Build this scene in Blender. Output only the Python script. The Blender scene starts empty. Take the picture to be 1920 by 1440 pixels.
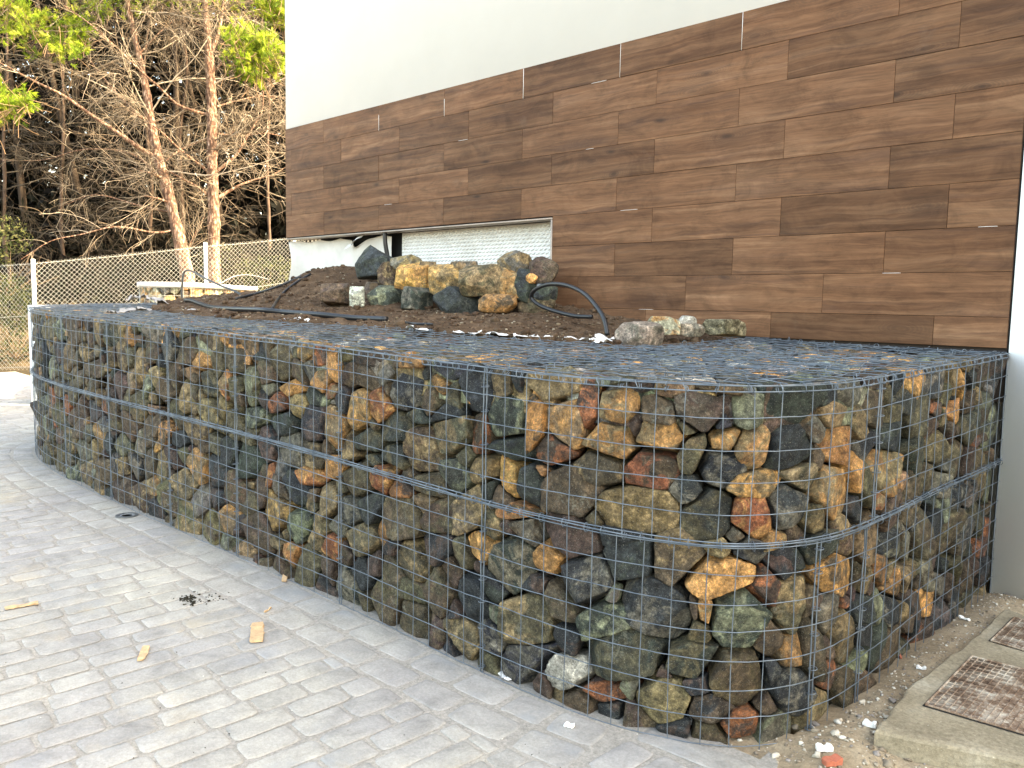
import bpy, math, random
import numpy as np
from mathutils import Vector
rng = np.random.default_rng(7); random.seed(7)
scene = bpy.context.scene
# ------------------------------------------------------------------ camera
F_PX = 1550.0; CX, CY = 960.0, 720.0            # focal length in pixels of a 1920 px wide frame
YAW, PITCH, ROLL = -0.778328768, 0.0980675259, 0.0180402946
C = np.array([1.69909414, -4.48819047, 1.43809729])
def basis():
    cy, sy, cp, sp = math.cos(YAW), math.sin(YAW), math.cos(PITCH), math.sin(PITCH)
    F = np.array([sy*cp, cy*cp, -sp]); R = np.array([cy, -sy, 0.0]); U = np.cross(R, F)
    c, s = math.cos(ROLL), math.sin(ROLL)
    return R*c+U*s, -R*s+U*c, F
RR, UU, FF = basis()
cam = bpy.data.cameras.new('camera'); co = bpy.data.objects.new('camera', cam)
scene.collection.objects.link(co); scene.camera = co
cam.sensor_width = 36; cam.lens = 36*F_PX/1920; cam.clip_end = 500; cam.clip_start = .05
from mathutils import Matrix
co.matrix_world = Matrix(((RR[0], UU[0], -FF[0], C[0]), (RR[1], UU[1], -FF[1], C[1]), (RR[2], UU[2], -FF[2], C[2]), (0, 0, 0, 1)))
# ------------------------------------------------------------------ light
SUN_EL, SUN_AZ = math.radians(40), math.atan2(.80, .60)      # azimuth clockwise from +Y
w = bpy.data.worlds.new('World'); scene.world = w; w.use_nodes = True
nt = w.node_tree; nt.nodes.clear()
sky = nt.nodes.new('ShaderNodeTexSky'); sky.sky_type = 'NISHITA'; sky.sun_disc = False
sky.sun_elevation = SUN_EL; sky.sun_rotation = SUN_AZ; sky.dust_density = 3.0; sky.air_density = 1.0
bg = nt.nodes.new('ShaderNodeBackground'); bg.inputs[1].default_value = .15
wo = nt.nodes.new('ShaderNodeOutputWorld'); nt.links.new(sky.outputs[0], bg.inputs[0]); nt.links.new(bg.outputs[0], wo.inputs[0])
sun = bpy.data.lights.new('sun', 'SUN'); sun.energy = 2.0; sun.angle = math.radians(.53); sun.color = (1, .93, .82)
so = bpy.data.objects.new('sun', sun); scene.collection.objects.link(so)
sd = Vector((math.sin(SUN_AZ)*math.cos(SUN_EL), math.cos(SUN_AZ)*math.cos(SUN_EL), math.sin(SUN_EL)))
so.rotation_euler = sd.to_track_quat('Z', 'Y').to_euler(); so.location = (10, 10, 20)
scene.view_settings.view_transform = 'Standard'; scene.view_settings.look = 'None'
scene.view_settings.exposure = 3.28; scene.view_settings.use_white_balance = True; scene.view_settings.white_balance_temperature = 9550; scene.view_settings.white_balance_tint = 7; scene.view_settings.gamma = 1; scene.view_settings.use_curve_mapping = False
scene.cycles.max_bounces = 6; scene.cycles.use_denoising = True

# ------------------------------------------------------------------ helpers
def ray(px, py): return (px-CX)/F_PX*RR - (py-CY)/F_PX*UU + FF
def at_y(px, py, Y=0.0): d = ray(px, py); return C + (Y-C[1])/d[1]*d
def at_d(px, py, Z): return C + ray(px, py)*Z
def proj(P):
    d = np.asarray(P)-C; z = d@FF
    return np.stack([CX+F_PX*(d@RR)/z, CY-F_PX*(d@UU)/z], -1)
def G(x, y): return .07-.018*x+.025*y-.03*np.exp(-((x+.4)/1.5)**2)      # driveway level
def T(x, y): return G(x, y)+1.2                                        # gabion top level
def on(px, py, fn=G, dz=0.0, t0=.5, t1=40):
    d = ray(px, py); ts = np.arange(t0, t1, .002); W = C+ts[:, None]*d
    i = np.where(W[:, 2] < fn(W[:, 0], W[:, 1])+dz)[0]
    return W[i[0]] if len(i) else W[-1]
COL = scene.collection
def tag(o, label=None, cat=None, group=None, kind=None):
    for k, v in (('label', label), ('category', cat), ('group', group), ('kind', kind)):
        if v: o[k] = v
    return o
def empty(name, loc=(0, 0, 0), **k):
    o = bpy.data.objects.new(name, None); COL.objects.link(o); o.location = loc; o.empty_display_size = .1
    return tag(o, **k)
def mk(name, V, Fc, mat, parent=None, smooth=False, col=None, col2=None, origin=None, kind=None, **k):
    """V (n,3), Fc (m,3) or (m,4) array or list of lists"""
    V = np.asarray(V, float)
    if origin is not None: V = V-np.asarray(origin)
    me = bpy.data.meshes.new(name)
    if isinstance(Fc, np.ndarray):
        n, kk = Fc.shape
        me.vertices.add(len(V)); me.vertices.foreach_set('co', V.ravel().astype(np.float32))
        me.loops.add(n*kk); me.loops.foreach_set('vertex_index', Fc.ravel().astype(np.int32))
        me.polygons.add(n); me.polygons.foreach_set('loop_start', np.arange(0, n*kk, kk, dtype=np.int32))
        me.update(calc_edges=True)
    else:
        me.from_pydata([tuple(v) for v in V], [], [list(map(int, f)) for f in Fc]); me.update()
    if smooth: me.polygons.foreach_set('use_smooth', np.ones(len(me.polygons), bool))
    for nm, c in (('Col', col), ('Col2', col2)):
        if c is not None:
            a = me.color_attributes.new(nm, 'FLOAT_COLOR', 'POINT')
            cc = np.ones((len(V), 4), np.float32); cc[:, :3] = c; a.data.foreach_set('color', cc.ravel())
    if mat: me.materials.append(mat)
    o = bpy.data.objects.new(name, me); COL.objects.link(o)
    if origin is not None: o.location = tuple(origin)
    if parent is not None:
        o.parent = parent
        o.matrix_parent_inverse = Matrix.Translation(-Vector(wloc(parent)))
    return tag(o, kind=kind, **k)
def wloc(o):
    v = Vector((0, 0, 0))
    if o.parent is None: return o.location
    return o.location    # all locations are given in world space
class MB:
    """collects pieces into one mesh"""
    def __init__(s): s.V = []; s.T = []; s.n = 0; s.c = []; s.c2 = []
    def add(s, V, Fc, col=None, col2=None):
        V = np.asarray(V, float); Fc = np.asarray(Fc, int)
        if Fc.shape[1] == 4: Fc = np.concatenate([Fc[:, [0, 1, 2]], Fc[:, [0, 2, 3]]])
        s.V.append(V); s.T.append(Fc+s.n); s.n += len(V)
        if col is not None:
            s.c.append(np.broadcast_to(col, (len(V), 3))); s.c2.append(np.broadcast_to(col2 if col2 is not None else col, (len(V), 3)))
    def box(s, a, b, col=None):
        (x0, y0, z0), (x1, y1, z1) = a, b
        V = [(x0,y0,z0),(x1,y0,z0),(x1,y1,z0),(x0,y1,z0),(x0,y0,z1),(x1,y0,z1),(x1,y1,z1),(x0,y1,z1)]
        s.add(V, [(0,3,2,1),(4,5,6,7),(0,1,5,4),(1,2,6,5),(2,3,7,6),(3,0,4,7)], col)
    def build(s, name, mat, parent=None, smooth=False, **k):
        if s.c: k.update(col=np.concatenate(s.c), col2=np.concatenate(s.c2))
        return mk(name, np.concatenate(s.V), np.concatenate(s.T), mat, parent, smooth, **k)
def tubes(P, r, sides=4, cap=False):
    """P (N,K,3), r scalar or (N,K)"""
    P = np.asarray(P, float); N, K, _ = P.shape
    r = np.broadcast_to(r, (N, K))
    t = np.empty_like(P); t[:, 1:-1] = P[:, 2:]-P[:, :-2]; t[:, 0] = P[:, 1]-P[:, 0]; t[:, -1] = P[:, -1]-P[:, -2]
    t /= np.linalg.norm(t, axis=-1, keepdims=True)+1e-9
    m = t.mean(1); m /= np.linalg.norm(m, axis=-1, keepdims=True)+1e-9
    ref = np.where(np.abs(m[:, 2:3]) < .8, np.array([[0, 0, 1.]]), np.array([[1., 0, 0]]))[:, None]
    a = np.cross(t, ref); a /= np.linalg.norm(a, axis=-1, keepdims=True)+1e-9
    b = np.cross(t, a)
    ang = np.arange(sides)*2*np.pi/sides
    V = P[:, :, None]+r[..., None, None]*(a[:, :, None]*np.cos(ang)[:, None]+b[:, :, None]*np.sin(ang)[:, None])
    base = (np.arange(N)[:, None, None]*K+np.arange(K-1)[None, :, None])*sides
    k = np.arange(sides)[None, None]; k1 = (k+1) % sides
    Fc = np.stack([base+k, base+k1, base+sides+k1, base+sides+k], -1).reshape(-1, 4)
    return V.reshape(-1, 3), Fc
def smooth_path(pts, n=8):
    pts = [np.array(p, float) for p in pts]; P = [2*pts[0]-pts[1]]+pts+[2*pts[-1]-pts[-2]]; out = []
    for i in range(1, len(P)-2):
        for k in range(n):
            t = k/n; a, b, c, d = P[i-1:i+3]
            out.append(.5*((2*b)+(-a+c)*t+(2*a-5*b+4*c-d)*t*t+(-a+3*b-3*c+d)*t**3))
    out.append(pts[-1]); return np.array(out)
def hose(name, pts, r, mat, parent=None, sides=8, n=8, **k):
    P = smooth_path(pts, n); V, Fc = tubes(P[None], r, sides)
    m = len(P); Fl = Fc.tolist()+[list(range(sides))[::-1], list(range((m-1)*sides, m*sides))]
    return mk(name, V, Fl, mat, parent, True, **k)
def ico(n):
    t = (1+5**.5)/2
    V = [(-1,t,0),(1,t,0),(-1,-t,0),(1,-t,0),(0,-1,t),(0,1,t),(0,-1,-t),(0,1,-t),(t,0,-1),(t,0,1),(-t,0,-1),(-t,0,1)]
    Fs = [(0,11,5),(0,5,1),(0,1,7),(0,7,10),(0,10,11),(1,5,9),(5,11,4),(11,10,2),(10,7,6),(7,1,8),(3,9,4),(3,4,2),(3,2,6),(3,6,8),(3,8,9),(4,9,5),(2,4,11),(6,2,10),(8,6,7),(9,8,1)]
    V = [np.array(v)/np.linalg.norm(v) for v in V]
    for _ in range(n):
        c = {}; nf = []
        def mid(a, b):
            k = (min(a, b), max(a, b))
            if k not in c: m = V[a]+V[b]; V.append(m/np.linalg.norm(m)); c[k] = len(V)-1
            return c[k]
        for a, b, d in Fs:
            x, y, z = mid(a, b), mid(b, d), mid(d, a); nf += [(a,x,z),(b,y,x),(d,z,y),(x,y,z)]
        Fs = nf
    return np.array(V), np.array(Fs)
ICO = {n: ico(n) for n in (0, 1, 2, 3, 4)}
NW = rng.normal(size=(3, 14, 3)); NP = rng.uniform(0, 6.28, (3, 14))
def wob(P, scale, ch=0):
    """cheap smooth noise of a point array, about -1..1"""
    q = (P*scale)@NW[ch].T+NP[ch]
    return np.sin(q+1.3*np.sin(q[:, ::-1]*.7)).sum(-1)/5.0
def facet_radius(D, N, h, p=16):
    a = np.maximum(D@N.T, 0)/h
    return (a**p).sum(-1)**(-1/p)

# ------------------------------------------------------------------ materials
class NB:
    def __init__(s, name):
        s.m = bpy.data.materials.new(name); s.m.use_nodes = True; s.t = s.m.node_tree; s.t.nodes.clear()
        s.out = s.n('OutputMaterial'); s.b = s.n('BsdfPrincipled'); s.l(s.b.outputs[0], s.out.inputs[0])
    def n(s, ty, **k):
        x = s.t.nodes.new('ShaderNode'+ty)
        for a, v in k.items(): setattr(x, a, v)
        return x
    def l(s, a, b): s.t.links.new(a, b)
    def put(s, inp, v):
        if isinstance(v, bpy.types.NodeSocket): s.l(v, inp)
        elif v is not None:
            if inp.type == 'RGBA' and len(v) == 3: v = (*v, 1)
            inp.default_value = v
    def noise(s, co, scale, detail=4, rough=.6, dist=0, col=False):
        x = s.n('TexNoise'); s.l(co, x.inputs['Vector']); x.inputs['Scale'].default_value = scale
        x.inputs['Detail'].default_value = detail; x.inputs['Roughness'].default_value = rough; x.inputs['Distortion'].default_value = dist
        return x.outputs[1 if col else 0]
    def vor(s, co, scale, feat='F1', out='Distance', rnd=1):
        x = s.n('TexVoronoi', feature=feat); s.l(co, x.inputs['Vector']); x.inputs['Scale'].default_value = scale; x.inputs['Randomness'].default_value = rnd
        return x.outputs[out]
    def ramp(s, f, stops, interp='LINEAR'):
        x = s.n('ValToRGB'); s.l(f, x.inputs[0]); r = x.color_ramp; r.interpolation = interp
        while len(r.elements) < len(stops): r.elements.new(.5)
        for e, (p, c) in zip(r.elements, stops): e.position = p; e.color = (c, c, c, 1) if isinstance(c, (int, float)) else (*c, 1)
        return x.outputs[0]
    def mix(s, f, a, b, mode='MIX'):
        x = s.n('Mix', data_type='RGBA', blend_type=mode)
        s.put(x.inputs[0], f); s.put(x.inputs[6], a); s.put(x.inputs[7], b); return x.outputs[2]
    def math(s, op, a, b=None, clamp=False):
        x = s.n('Math', operation=op); x.use_clamp = clamp; s.put(x.inputs[0], a)
        if b is not None: s.put(x.inputs[1], b)
        return x.outputs[0]
    def map(s, co, scale=(1, 1, 1), loc=None, rot=(0, 0, 0)):
        x = s.n('Mapping'); s.l(co, x.inputs[0]); x.inputs['Scale'].default_value = scale; x.inputs['Rotation'].default_value = rot
        if loc is not None: s.put(x.inputs['Location'], loc)
        return x.outputs[0]
    def attr(s, nm): return s.n('Attribute', attribute_name=nm).outputs['Color']
    def pos(s): return s.n('NewGeometry').outputs['Position']
    def obj(s): return s.n('TexCoord').outputs['Object']
    def rand(s): return s.n('ObjectInfo').outputs['Random']
    def bump(s, h, strength=.5, dist=.01, nrm=None):
        x = s.n('Bump'); s.l(h, x.inputs['Height']); x.inputs['Strength'].default_value = strength; x.inputs['Distance'].default_value = dist
        if nrm is not None: s.l(nrm, x.inputs['Normal'])
        return x.outputs[0]
    def fin(s, col=None, rough=.8, metal=0, normal=None, spec=None):
        s.put(s.b.inputs['Base Color'], col); s.put(s.b.inputs['Roughness'], rough); s.b.inputs['Metallic'].default_value = metal
        if normal is not None: s.l(normal, s.b.inputs['Normal'])
        if spec is not None: s.b.inputs['Specular IOR Level'].default_value = spec
        return s.m
def flat(name, col, rough=.7, metal=0, var=.25, scale=8, bump=.2):
    b = NB(name); p = b.pos(); f = b.noise(p, scale, 6, .65)
    lo = tuple(c*(1-var) for c in col); hi = tuple(min(1, c*(1+var)) for c in col)
    c = b.ramp(f, [(.3, lo), (.7, hi)])
    return b.fin(c, rough, metal, b.bump(b.noise(p, scale*6, 5), bump, .004))
def m_stone(name='rock surface', dust=.0):
    b = NB(name); p = b.pos(); c1, c2 = b.attr('Col'), b.attr('Col2')
    patch = b.ramp(b.noise(p, 9, 6, .7, .9), [(.47, 0), (.56, 1)])
    c = b.mix(patch, c1, c2)
    m = b.ramp(b.noise(p, 27, 9, .80), [(.36, .22), (.46, .72), (.55, 1.25), (.65, 2.8)])
    c = b.mix(1, c, m, 'MULTIPLY')
    g = b.ramp(b.noise(p, 130, 5, .85), [(.36, .5), (.5, 1.0), (.66, 1.6)])
    c = b.mix(.8, c, b.mix(1, c, g, 'MULTIPLY'))
    # pale mineral specks and lichen-like crusts
    sp = b.ramp(b.noise(p, 230, 3, .6), [(.62, 0), (.68, 1)])
    c = b.mix(b.math('MULTIPLY', sp, .5), c, (.42, .40, .34))
    cr = b.math('MULTIPLY', b.ramp(b.noise(p, 6, 3, .5), [(.58, 0), (.70, 1)]), b.ramp(b.noise(p, 60, 6, .8), [(.5, 0), (.6, .55)]))
    c = b.mix(cr, c, (.34, .34, .27))
    rg = b.ramp(b.noise(p, 20, 4), [(.3, .55), (.7, .85)])
    n1 = b.bump(b.noise(p, 24, 9, .75, .5), 1.0, .032)
    n2 = b.bump(b.noise(p, 120, 5, .75), .8, .007, n1)
    return b.fin(c, rg, 0, n2, .35)
def m_wood():
    b = NB('wood look tile'); o = b.obj(); r = b.rand()
    cmb = b.n('CombineXYZ'); b.l(b.math('MULTIPLY', r, 37.0), cmb.inputs[0]); b.l(b.math('MULTIPLY', r, 91.0), cmb.inputs[2]); b.l(b.math('MULTIPLY', r, 13.0), cmb.inputs[1])
    v = b.n('VectorMath', operation='ADD'); b.l(o, v.inputs[0]); b.l(cmb.outputs[0], v.inputs[1]); q = v.outputs[0]
    # slow warp of the grain so that it swirls round knots
    warp = b.n('VectorMath', operation='SCALE'); b.l(b.noise(b.map(q, (2.0, 1, 5)), 1.4, 3, .5, 0, True), warp.inputs[0]); warp.inputs['Scale'].default_value = .055
    v2 = b.n('VectorMath', operation='ADD'); b.l(q, v2.inputs[0]); b.l(warp.outputs[0], v2.inputs[1]); q2 = v2.outputs[0]
    kd = b.vor(b.map(q2, (1.5, 1, 4.2)), 1.25, rnd=1)
    knot = b.ramp(kd, [(.03, 1), (.11, 0)])
    halo = b.ramp(kd, [(.0, 1), (.42, 0)])
    ring = b.math('MULTIPLY', b.math('SINE', b.math('MULTIPLY', kd, 95.0)), halo)
    fine = b.noise(b.map(q2, (3.2, 1, 85)), 1.5, 6, .65, .4)
    broad = b.noise(b.map(q2, (.45, 1, 12)), 1.6, 6, .6, .7)
    dark = b.ramp(b.noise(b.map(q2, (.42, 1, 9)), 1.7, 7, .62, .9), [(.53, 0), (.66, 1)])
    c = b.ramp(broad, [(.34, (.100, .047, .026)), (.5, (.150, .073, .040)), (.66, (.205, .108, .062))])
    c = b.mix(b.math('MULTIPLY', dark, .5), c, (.075, .040, .029))
    c = b.mix(1, c, b.ramp(b.noise(b.map(q2, (2.2, 1, 4.5)), 1.7, 6, .7, 1.0), [(.34, .74), (.5, 1.0), (.66, 1.2)]), 'MULTIPLY')
    c = b.mix(.55, c, b.mix(1, c, b.ramp(fine, [(.25, .45), (.5, 1), (.8, 1.35)]), 'MULTIPLY'))
    c = b.mix(b.math('MULTIPLY', b.math('ABSOLUTE', ring), .5), c, (.07, .042, .03))
    c = b.mix(b.math('MULTIPLY', knot, .75), c, (.04, .024, .018))
    tone = b.ramp(b.rand(), [(0, .76), (.5, 1.0), (1, 1.22)])
    c = b.mix(1, c, tone, 'MULTIPLY')
    st = b.ramp(b.noise(b.pos(), .9, 3), [(.35, (1.0, .97, .93)), (.7, (1.0, 1.02, 1.05))])
    c = b.mix(1, c, st, 'MULTIPLY')
    # cement dust
    du = b.math('MULTIPLY', b.ramp(b.noise(b.pos(), 3.1, 6, .7), [(.62, 0), (.8, 1)]), .08)
    c = b.mix(du, c, (.42, .36, .32))
    return b.fin(c, b.ramp(fine, [(.3, .5), (.7, .68)]), 0, b.bump(fine, .25, .002), .12)
def m_paver():
    b = NB('stamped paver'); p = b.pos()
    c = b.ramp(b.noise(p, 1.1, 4, .55), [(.3, (.275, .265, .262)), (.5, (.315, .303, .283)), (.7, (.37, .35, .305))])
    m = b.ramp(b.noise(p, 7, 7, .7, .5), [(.3, .72), (.5, 1), (.7, 1.2)])
    c = b.mix(1, c, m, 'MULTIPLY')
    c = b.mix(1, c, b.ramp(b.noise(p, 90, 5, .75), [(.3, .8), (.7, 1.16)]), 'MULTIPLY')
    blue = b.ramp(b.noise(p, 2.7, 5, .65), [(.56, 0), (.68, .55)])
    c = b.mix(blue, c, (.25, .265, .28))
    sand = b.ramp(b.noise(p, 1.9, 6, .7), [(.58, 0), (.7, .5)])
    c = b.mix(sand, c, (.37, .31, .23))
    cr = b.ramp(b.noise(b.map(p, (1.0, 1, 1)), 17, 8, .82, 1.2), [(.30, .22), (.35, 0)])
    c = b.mix(cr, c, (.14, .135, .13))
    tn = b.ramp(b.attr('Col'), [(0, .92), (1, 1.06)])
    c = b.mix(1, c, tn, 'MULTIPLY')
    n1 = b.bump(b.noise(p, 9, 7, .7, .5), .5, .012); n2 = b.bump(b.noise(p, 75, 5, .7), .35, .003, n1)
    return b.fin(c, .75, 0, n2, .3)
def m_earth(name, cols, scale=7, chips=.0, bump=.8):
    b = NB(name); p = b.pos()
    c = b.ramp(b.noise(p, scale, 8, .7), [(.3, cols[0]), (.5, cols[1]), (.72, cols[2])])
    c = b.mix(1, c, b.ramp(b.noise(p, 70, 6, .8), [(.3, .6), (.7, 1.35)]), 'MULTIPLY')
    if chips:
        s = b.ramp(b.vor(b.map(p, (1, 1, 1)), 55), [(.10, 1), (.16, 0)]); s2 = b.ramp(b.noise(p, 30, 2), [(.55, 0), (.6, chips)])
        c = b.mix(b.math('MULTIPLY', s, s2), c, (.62, .58, .5))
    n1 = b.bump(b.noise(p, 30, 8, .75), bump, .02); n2 = b.bump(b.noise(p, 140, 4, .7), .5, .004, n1)
    return b.fin(c, .95, 0, n2, .2)
def m_attr(name, rough=.8, trans=0.0, var=.3, scale=30):
    b = NB(name); p = b.pos(); c = b.mix(1, b.attr('Col'), b.ramp(b.noise(p, scale, 4, .7), [(.3, 1-var), (.7, 1+var)]), 'MULTIPLY')
    b.fin(c, rough, 0, None, .2)
    if trans:
        t = b.n('BsdfTranslucent'); b.l(c, t.inputs[0]); mx = b.n('MixShader'); mx.inputs[0].default_value = trans
        b.l(b.b.outputs[0], mx.inputs[1]); b.l(t.outputs[0], mx.inputs[2]); b.l(mx.outputs[0], b.out.inputs[0])
    return b.m
def m_bark():
    b = NB('pine bark'); p = b.pos()
    v = b.vor(b.map(p, (1, 1, .35)), 26, out='Distance')
    c = b.ramp(b.noise(b.map(p, (1, 1, .4)), 22, 7, .7), [(.36, (.14, .07, .045)), (.5, (.33, .19, .13)), (.64, (.56, .42, .33))])
    c = b.mix(b.ramp(v, [(.35, 0), (.6, .8)]), c, (.07, .04, .03))
    return b.fin(c, .9, 0, b.bump(v, .8, .02), .2)
def m_wire():
    b = NB('galvanised wire'); p = b.pos()
    c = b.ramp(b.noise(p, 14, 4), [(.3, (.085, .115, .15)), (.7, (.20, .24, .28))])  # bluish base colour carries the sky's reflection
    return b.fin(c, b.ramp(b.noise(p, 9, 3), [(.3, .35), (.7, .6)]), .55, None, .5)
def m_white_wall():
    b = NB('white render'); p = b.pos()
    c = b.ramp(b.noise(p, 2.0, 6, .6), [(.3, (.86, .86, .85)), (.7, (.90, .90, .89))])
    return b.fin(c, .85, 0, b.bump(b.noise(p, 60, 5), .12, .003), .2)
def m_membrane():
    b = NB('dimpled white membrane'); p = b.pos()
    wv = b.n('TexWave', wave_type='BANDS', bands_direction='DIAGONAL'); b.l(b.map(p, (1, 1, -1)), wv.inputs[0]); wv.inputs['Scale'].default_value = 14; wv.inputs['Distortion'].default_value = 1.2
    wv2 = b.n('TexWave', wave_type='BANDS', bands_direction='Z'); b.l(p, wv2.inputs[0]); wv2.inputs['Scale'].default_value = 11; wv2.inputs['Distortion'].default_value = 1.0
    h = b.math('MULTIPLY', wv.outputs['Fac'], wv2.outputs['Fac'])
    c = b.ramp(b.noise(p, 5, 6, .7), [(.3, (.62, .61, .59)), (.6, (.80, .80, .79))])
    c = b.mix(b.ramp(b.noise(p, 1.8, 5), [(.55, 0), (.75, .35)]), c, (.45, .36, .24))
    return b.fin(c, .7, 0, b.bump(h, .9, .012), .3)
def m_rust():
    b = NB('rusty plate'); p = b.pos()
    c = b.ramp(b.noise(p, 16, 7, .75), [(.34, (.10, .06, .04)), (.46, (.20, .13, .09)), (.54, (.34, .27, .21)), (.66, (.50, .45, .38))])
    return b.fin(c, .85, .1, b.bump(b.noise(p, 90, 4), .4, .003), .3)
M = dict(stone=m_stone(), wood=m_wood(), paver=m_paver(), wire=m_wire(), white=m_white_wall(), membrane=m_membrane(), bark=m_bark(), rust=m_rust(),
    soil=m_earth('brown soil', [(.045, .026, .015), (.095, .057, .034), (.165, .105, .066)], 9, .6),
    sand=m_earth('sandy dirt', [(.23, .175, .115), (.34, .262, .178), (.45, .37, .27)], 3.5, .7),
    mortar=m_earth('paver joint mortar', [(.26, .245, .22), (.305, .285, .26), (.36, .33, .285)], 3, 0, .35),
    terrain=m_earth('forest floor', [(.03, .025, .015), (.08, .06, .035), (.17, .125, .075)], 1.3, .3),
    concrete=m_earth('dusty concrete', [(.20, .165, .115), (.29, .245, .175), (.40, .36, .285)], 4.5, .35, .35), curb=flat('pale kerb concrete', (.42, .43, .43), .8, 0, .12, 7, .3),
    backing=flat('dark backing', (.035, .024, .019), .9), black=flat('near black', (.008, .008, .009), .9, 0, .3, 6),
    hose=flat('black plastic hose', (.010, .012, .016), .38, 0, .3, 12, .1), fabric=flat('white geotextile', (.68, .67, .66), .9, 0, .18, 9, .5),
    grime=flat('dull cloth', (.36, .33, .31), .95, 0, .35, 25, .6), sheet=flat('white plastic sheet', (.62, .61, .59), .6, 0, .16, 3, .25),
    trim=flat('metal edge trim', (.33, .28, .24), .5, .3), fence=flat('pale fence wire', (.40, .40, .37), .5, .0, .08),
    post=flat('white painted post', (.72, .72, .68), .6, 0, .08), twig=m_attr('dry twigs', .85, 0, .35, 6), leaf=m_attr('leaves', .7, .35, .35, 3),
    wchip=flat('split wood chip', (.50, .33, .19), .8, 0, .25, 40, .4), paper=flat('white paper scrap', (.8, .8, .78), .7, 0, .05),
    debris=m_attr('rubble bits', .9, 0, .25, 60), brick=flat('brick fragment', (.42, .12, .07), .85, 0, .2, 30, .4), glass=flat('light lens', (.20, .22, .24), .2, 0, .1), steel=flat('steel ring', (.16, .17, .18), .45, .6, .2))
PAL = dict(G=(.034, .042, .033), K=(.024, .029, .033), B=(.092, .064, .038), T=(.225, .158, .080), O=(.36, .185, .068), R=(.27, .095, .040), L=(.165, .175, .11),
    W=(.38, .36, .31), M=(.075, .048, .037), H=(.56, .285, .10), Y=(.092, .077, .042), S=(.135, .122, .095), P=(.24, .185, .145), Q=(.30, .27, .20))
PAIR = dict(G='YKLG', K='KGMS', B='YMTB', T='YBOT', O='TBHO', R='OMBT', L='GSYL', W='SSTW', M='BKMR', H='OTHH', Y='GBTY', S='BKLS', P='QTBS', Q='TSPB')

# ------------------------------------------------------------------ the gabion's plan
OUT = smooth_path([(.605, 0), (.60, -.45), (.585, -.95), (.585, -1.45), (.545, -1.83), (.39, -2.10), (.13, -2.235), (-.2, -2.30), (-.59, -2.325), (-1.5, -2.36),
    (-2.42, -2.41), (-3.2, -2.455), (-3.98, -2.49), (-4.76, -2.51), (-5.5, -2.48), (-6.08, -2.37), (-6.36, -2.18), (-6.50, -1.9), (-6.54, -1.5), (-6.54, -1.0), (-6.52, -.4)], 12)
ds = np.r_[0, np.cumsum(np.linalg.norm(np.diff(OUT, axis=0), axis=1))]
SL = ds[-1]
INN = np.array([(-.80, 0), (-.72, -.7), (-.70, -1.2), (-.86, -1.21), (-1.6, -1.4), (-2.15, -1.48), (-2.63, -1.6), (-3.0, -1.74), (-3.56, -1.83), (-4.5, -1.84), (-5.3, -1.70), (-5.85, -1.40), (-6.0, -1.1), (-6.0, -.4)])
def path(s):
    s = np.clip(s, 0, SL-1e-6)
    x = np.interp(s, ds, OUT[:, 0]); y = np.interp(s, ds, OUT[:, 1]); e = .04
    tx = np.interp(np.clip(s+e, 0, SL), ds, OUT[:, 0])-np.interp(np.clip(s-e, 0, SL), ds, OUT[:, 0]); ty = np.interp(np.clip(s+e, 0, SL), ds, OUT[:, 1])-np.interp(np.clip(s-e, 0, SL), ds, OUT[:, 1])
    L = np.hypot(tx, ty)+1e-9
    return x, y, -ty/L, tx/L
def surf(s, v, d=0.0):
    x, y, nx, ny = path(s); return np.stack([x+nx*d, y+ny*d, G(x, y)+v+0*x], -1)
SG, VG = np.meshgrid(np.arange(0, 7.6, .01), np.arange(0, 1.21, .01), indexing='ij')
PXG = proj(surf(SG.ravel(), VG.ravel())).reshape(*SG.shape, 2)
def to_sv(px, py):
    d = (PXG[..., 0]-px)**2+(PXG[..., 1]-py)**2; i, j = np.unravel_index(d.argmin(), d.shape)
    i0, j0 = min(max(i, 1), SG.shape[0]-2), min(max(j, 1), SG.shape[1]-2)
    J = np.stack([(PXG[i0+1, j0]-PXG[i0-1, j0])/.02, (PXG[i0, j0+1]-PXG[i0, j0-1])/.02], 1)
    return SG[i, j], VG[i, j], np.linalg.inv(J), d.min()**.5
def inpoly(x, y, P):
    r = np.zeros(np.shape(x), bool); n = len(P)
    for i in range(n):
        x1, y1 = P[i]; x2, y2 = P[(i+1) % n]
        c = ((y1 > y) != (y2 > y)) & (x < (x2-x1)*(y-y1)/(y2-y1+1e-12)+x1); r ^= c
    return r
TOPPOLY = np.concatenate([OUT, INN[::-1]])

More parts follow.
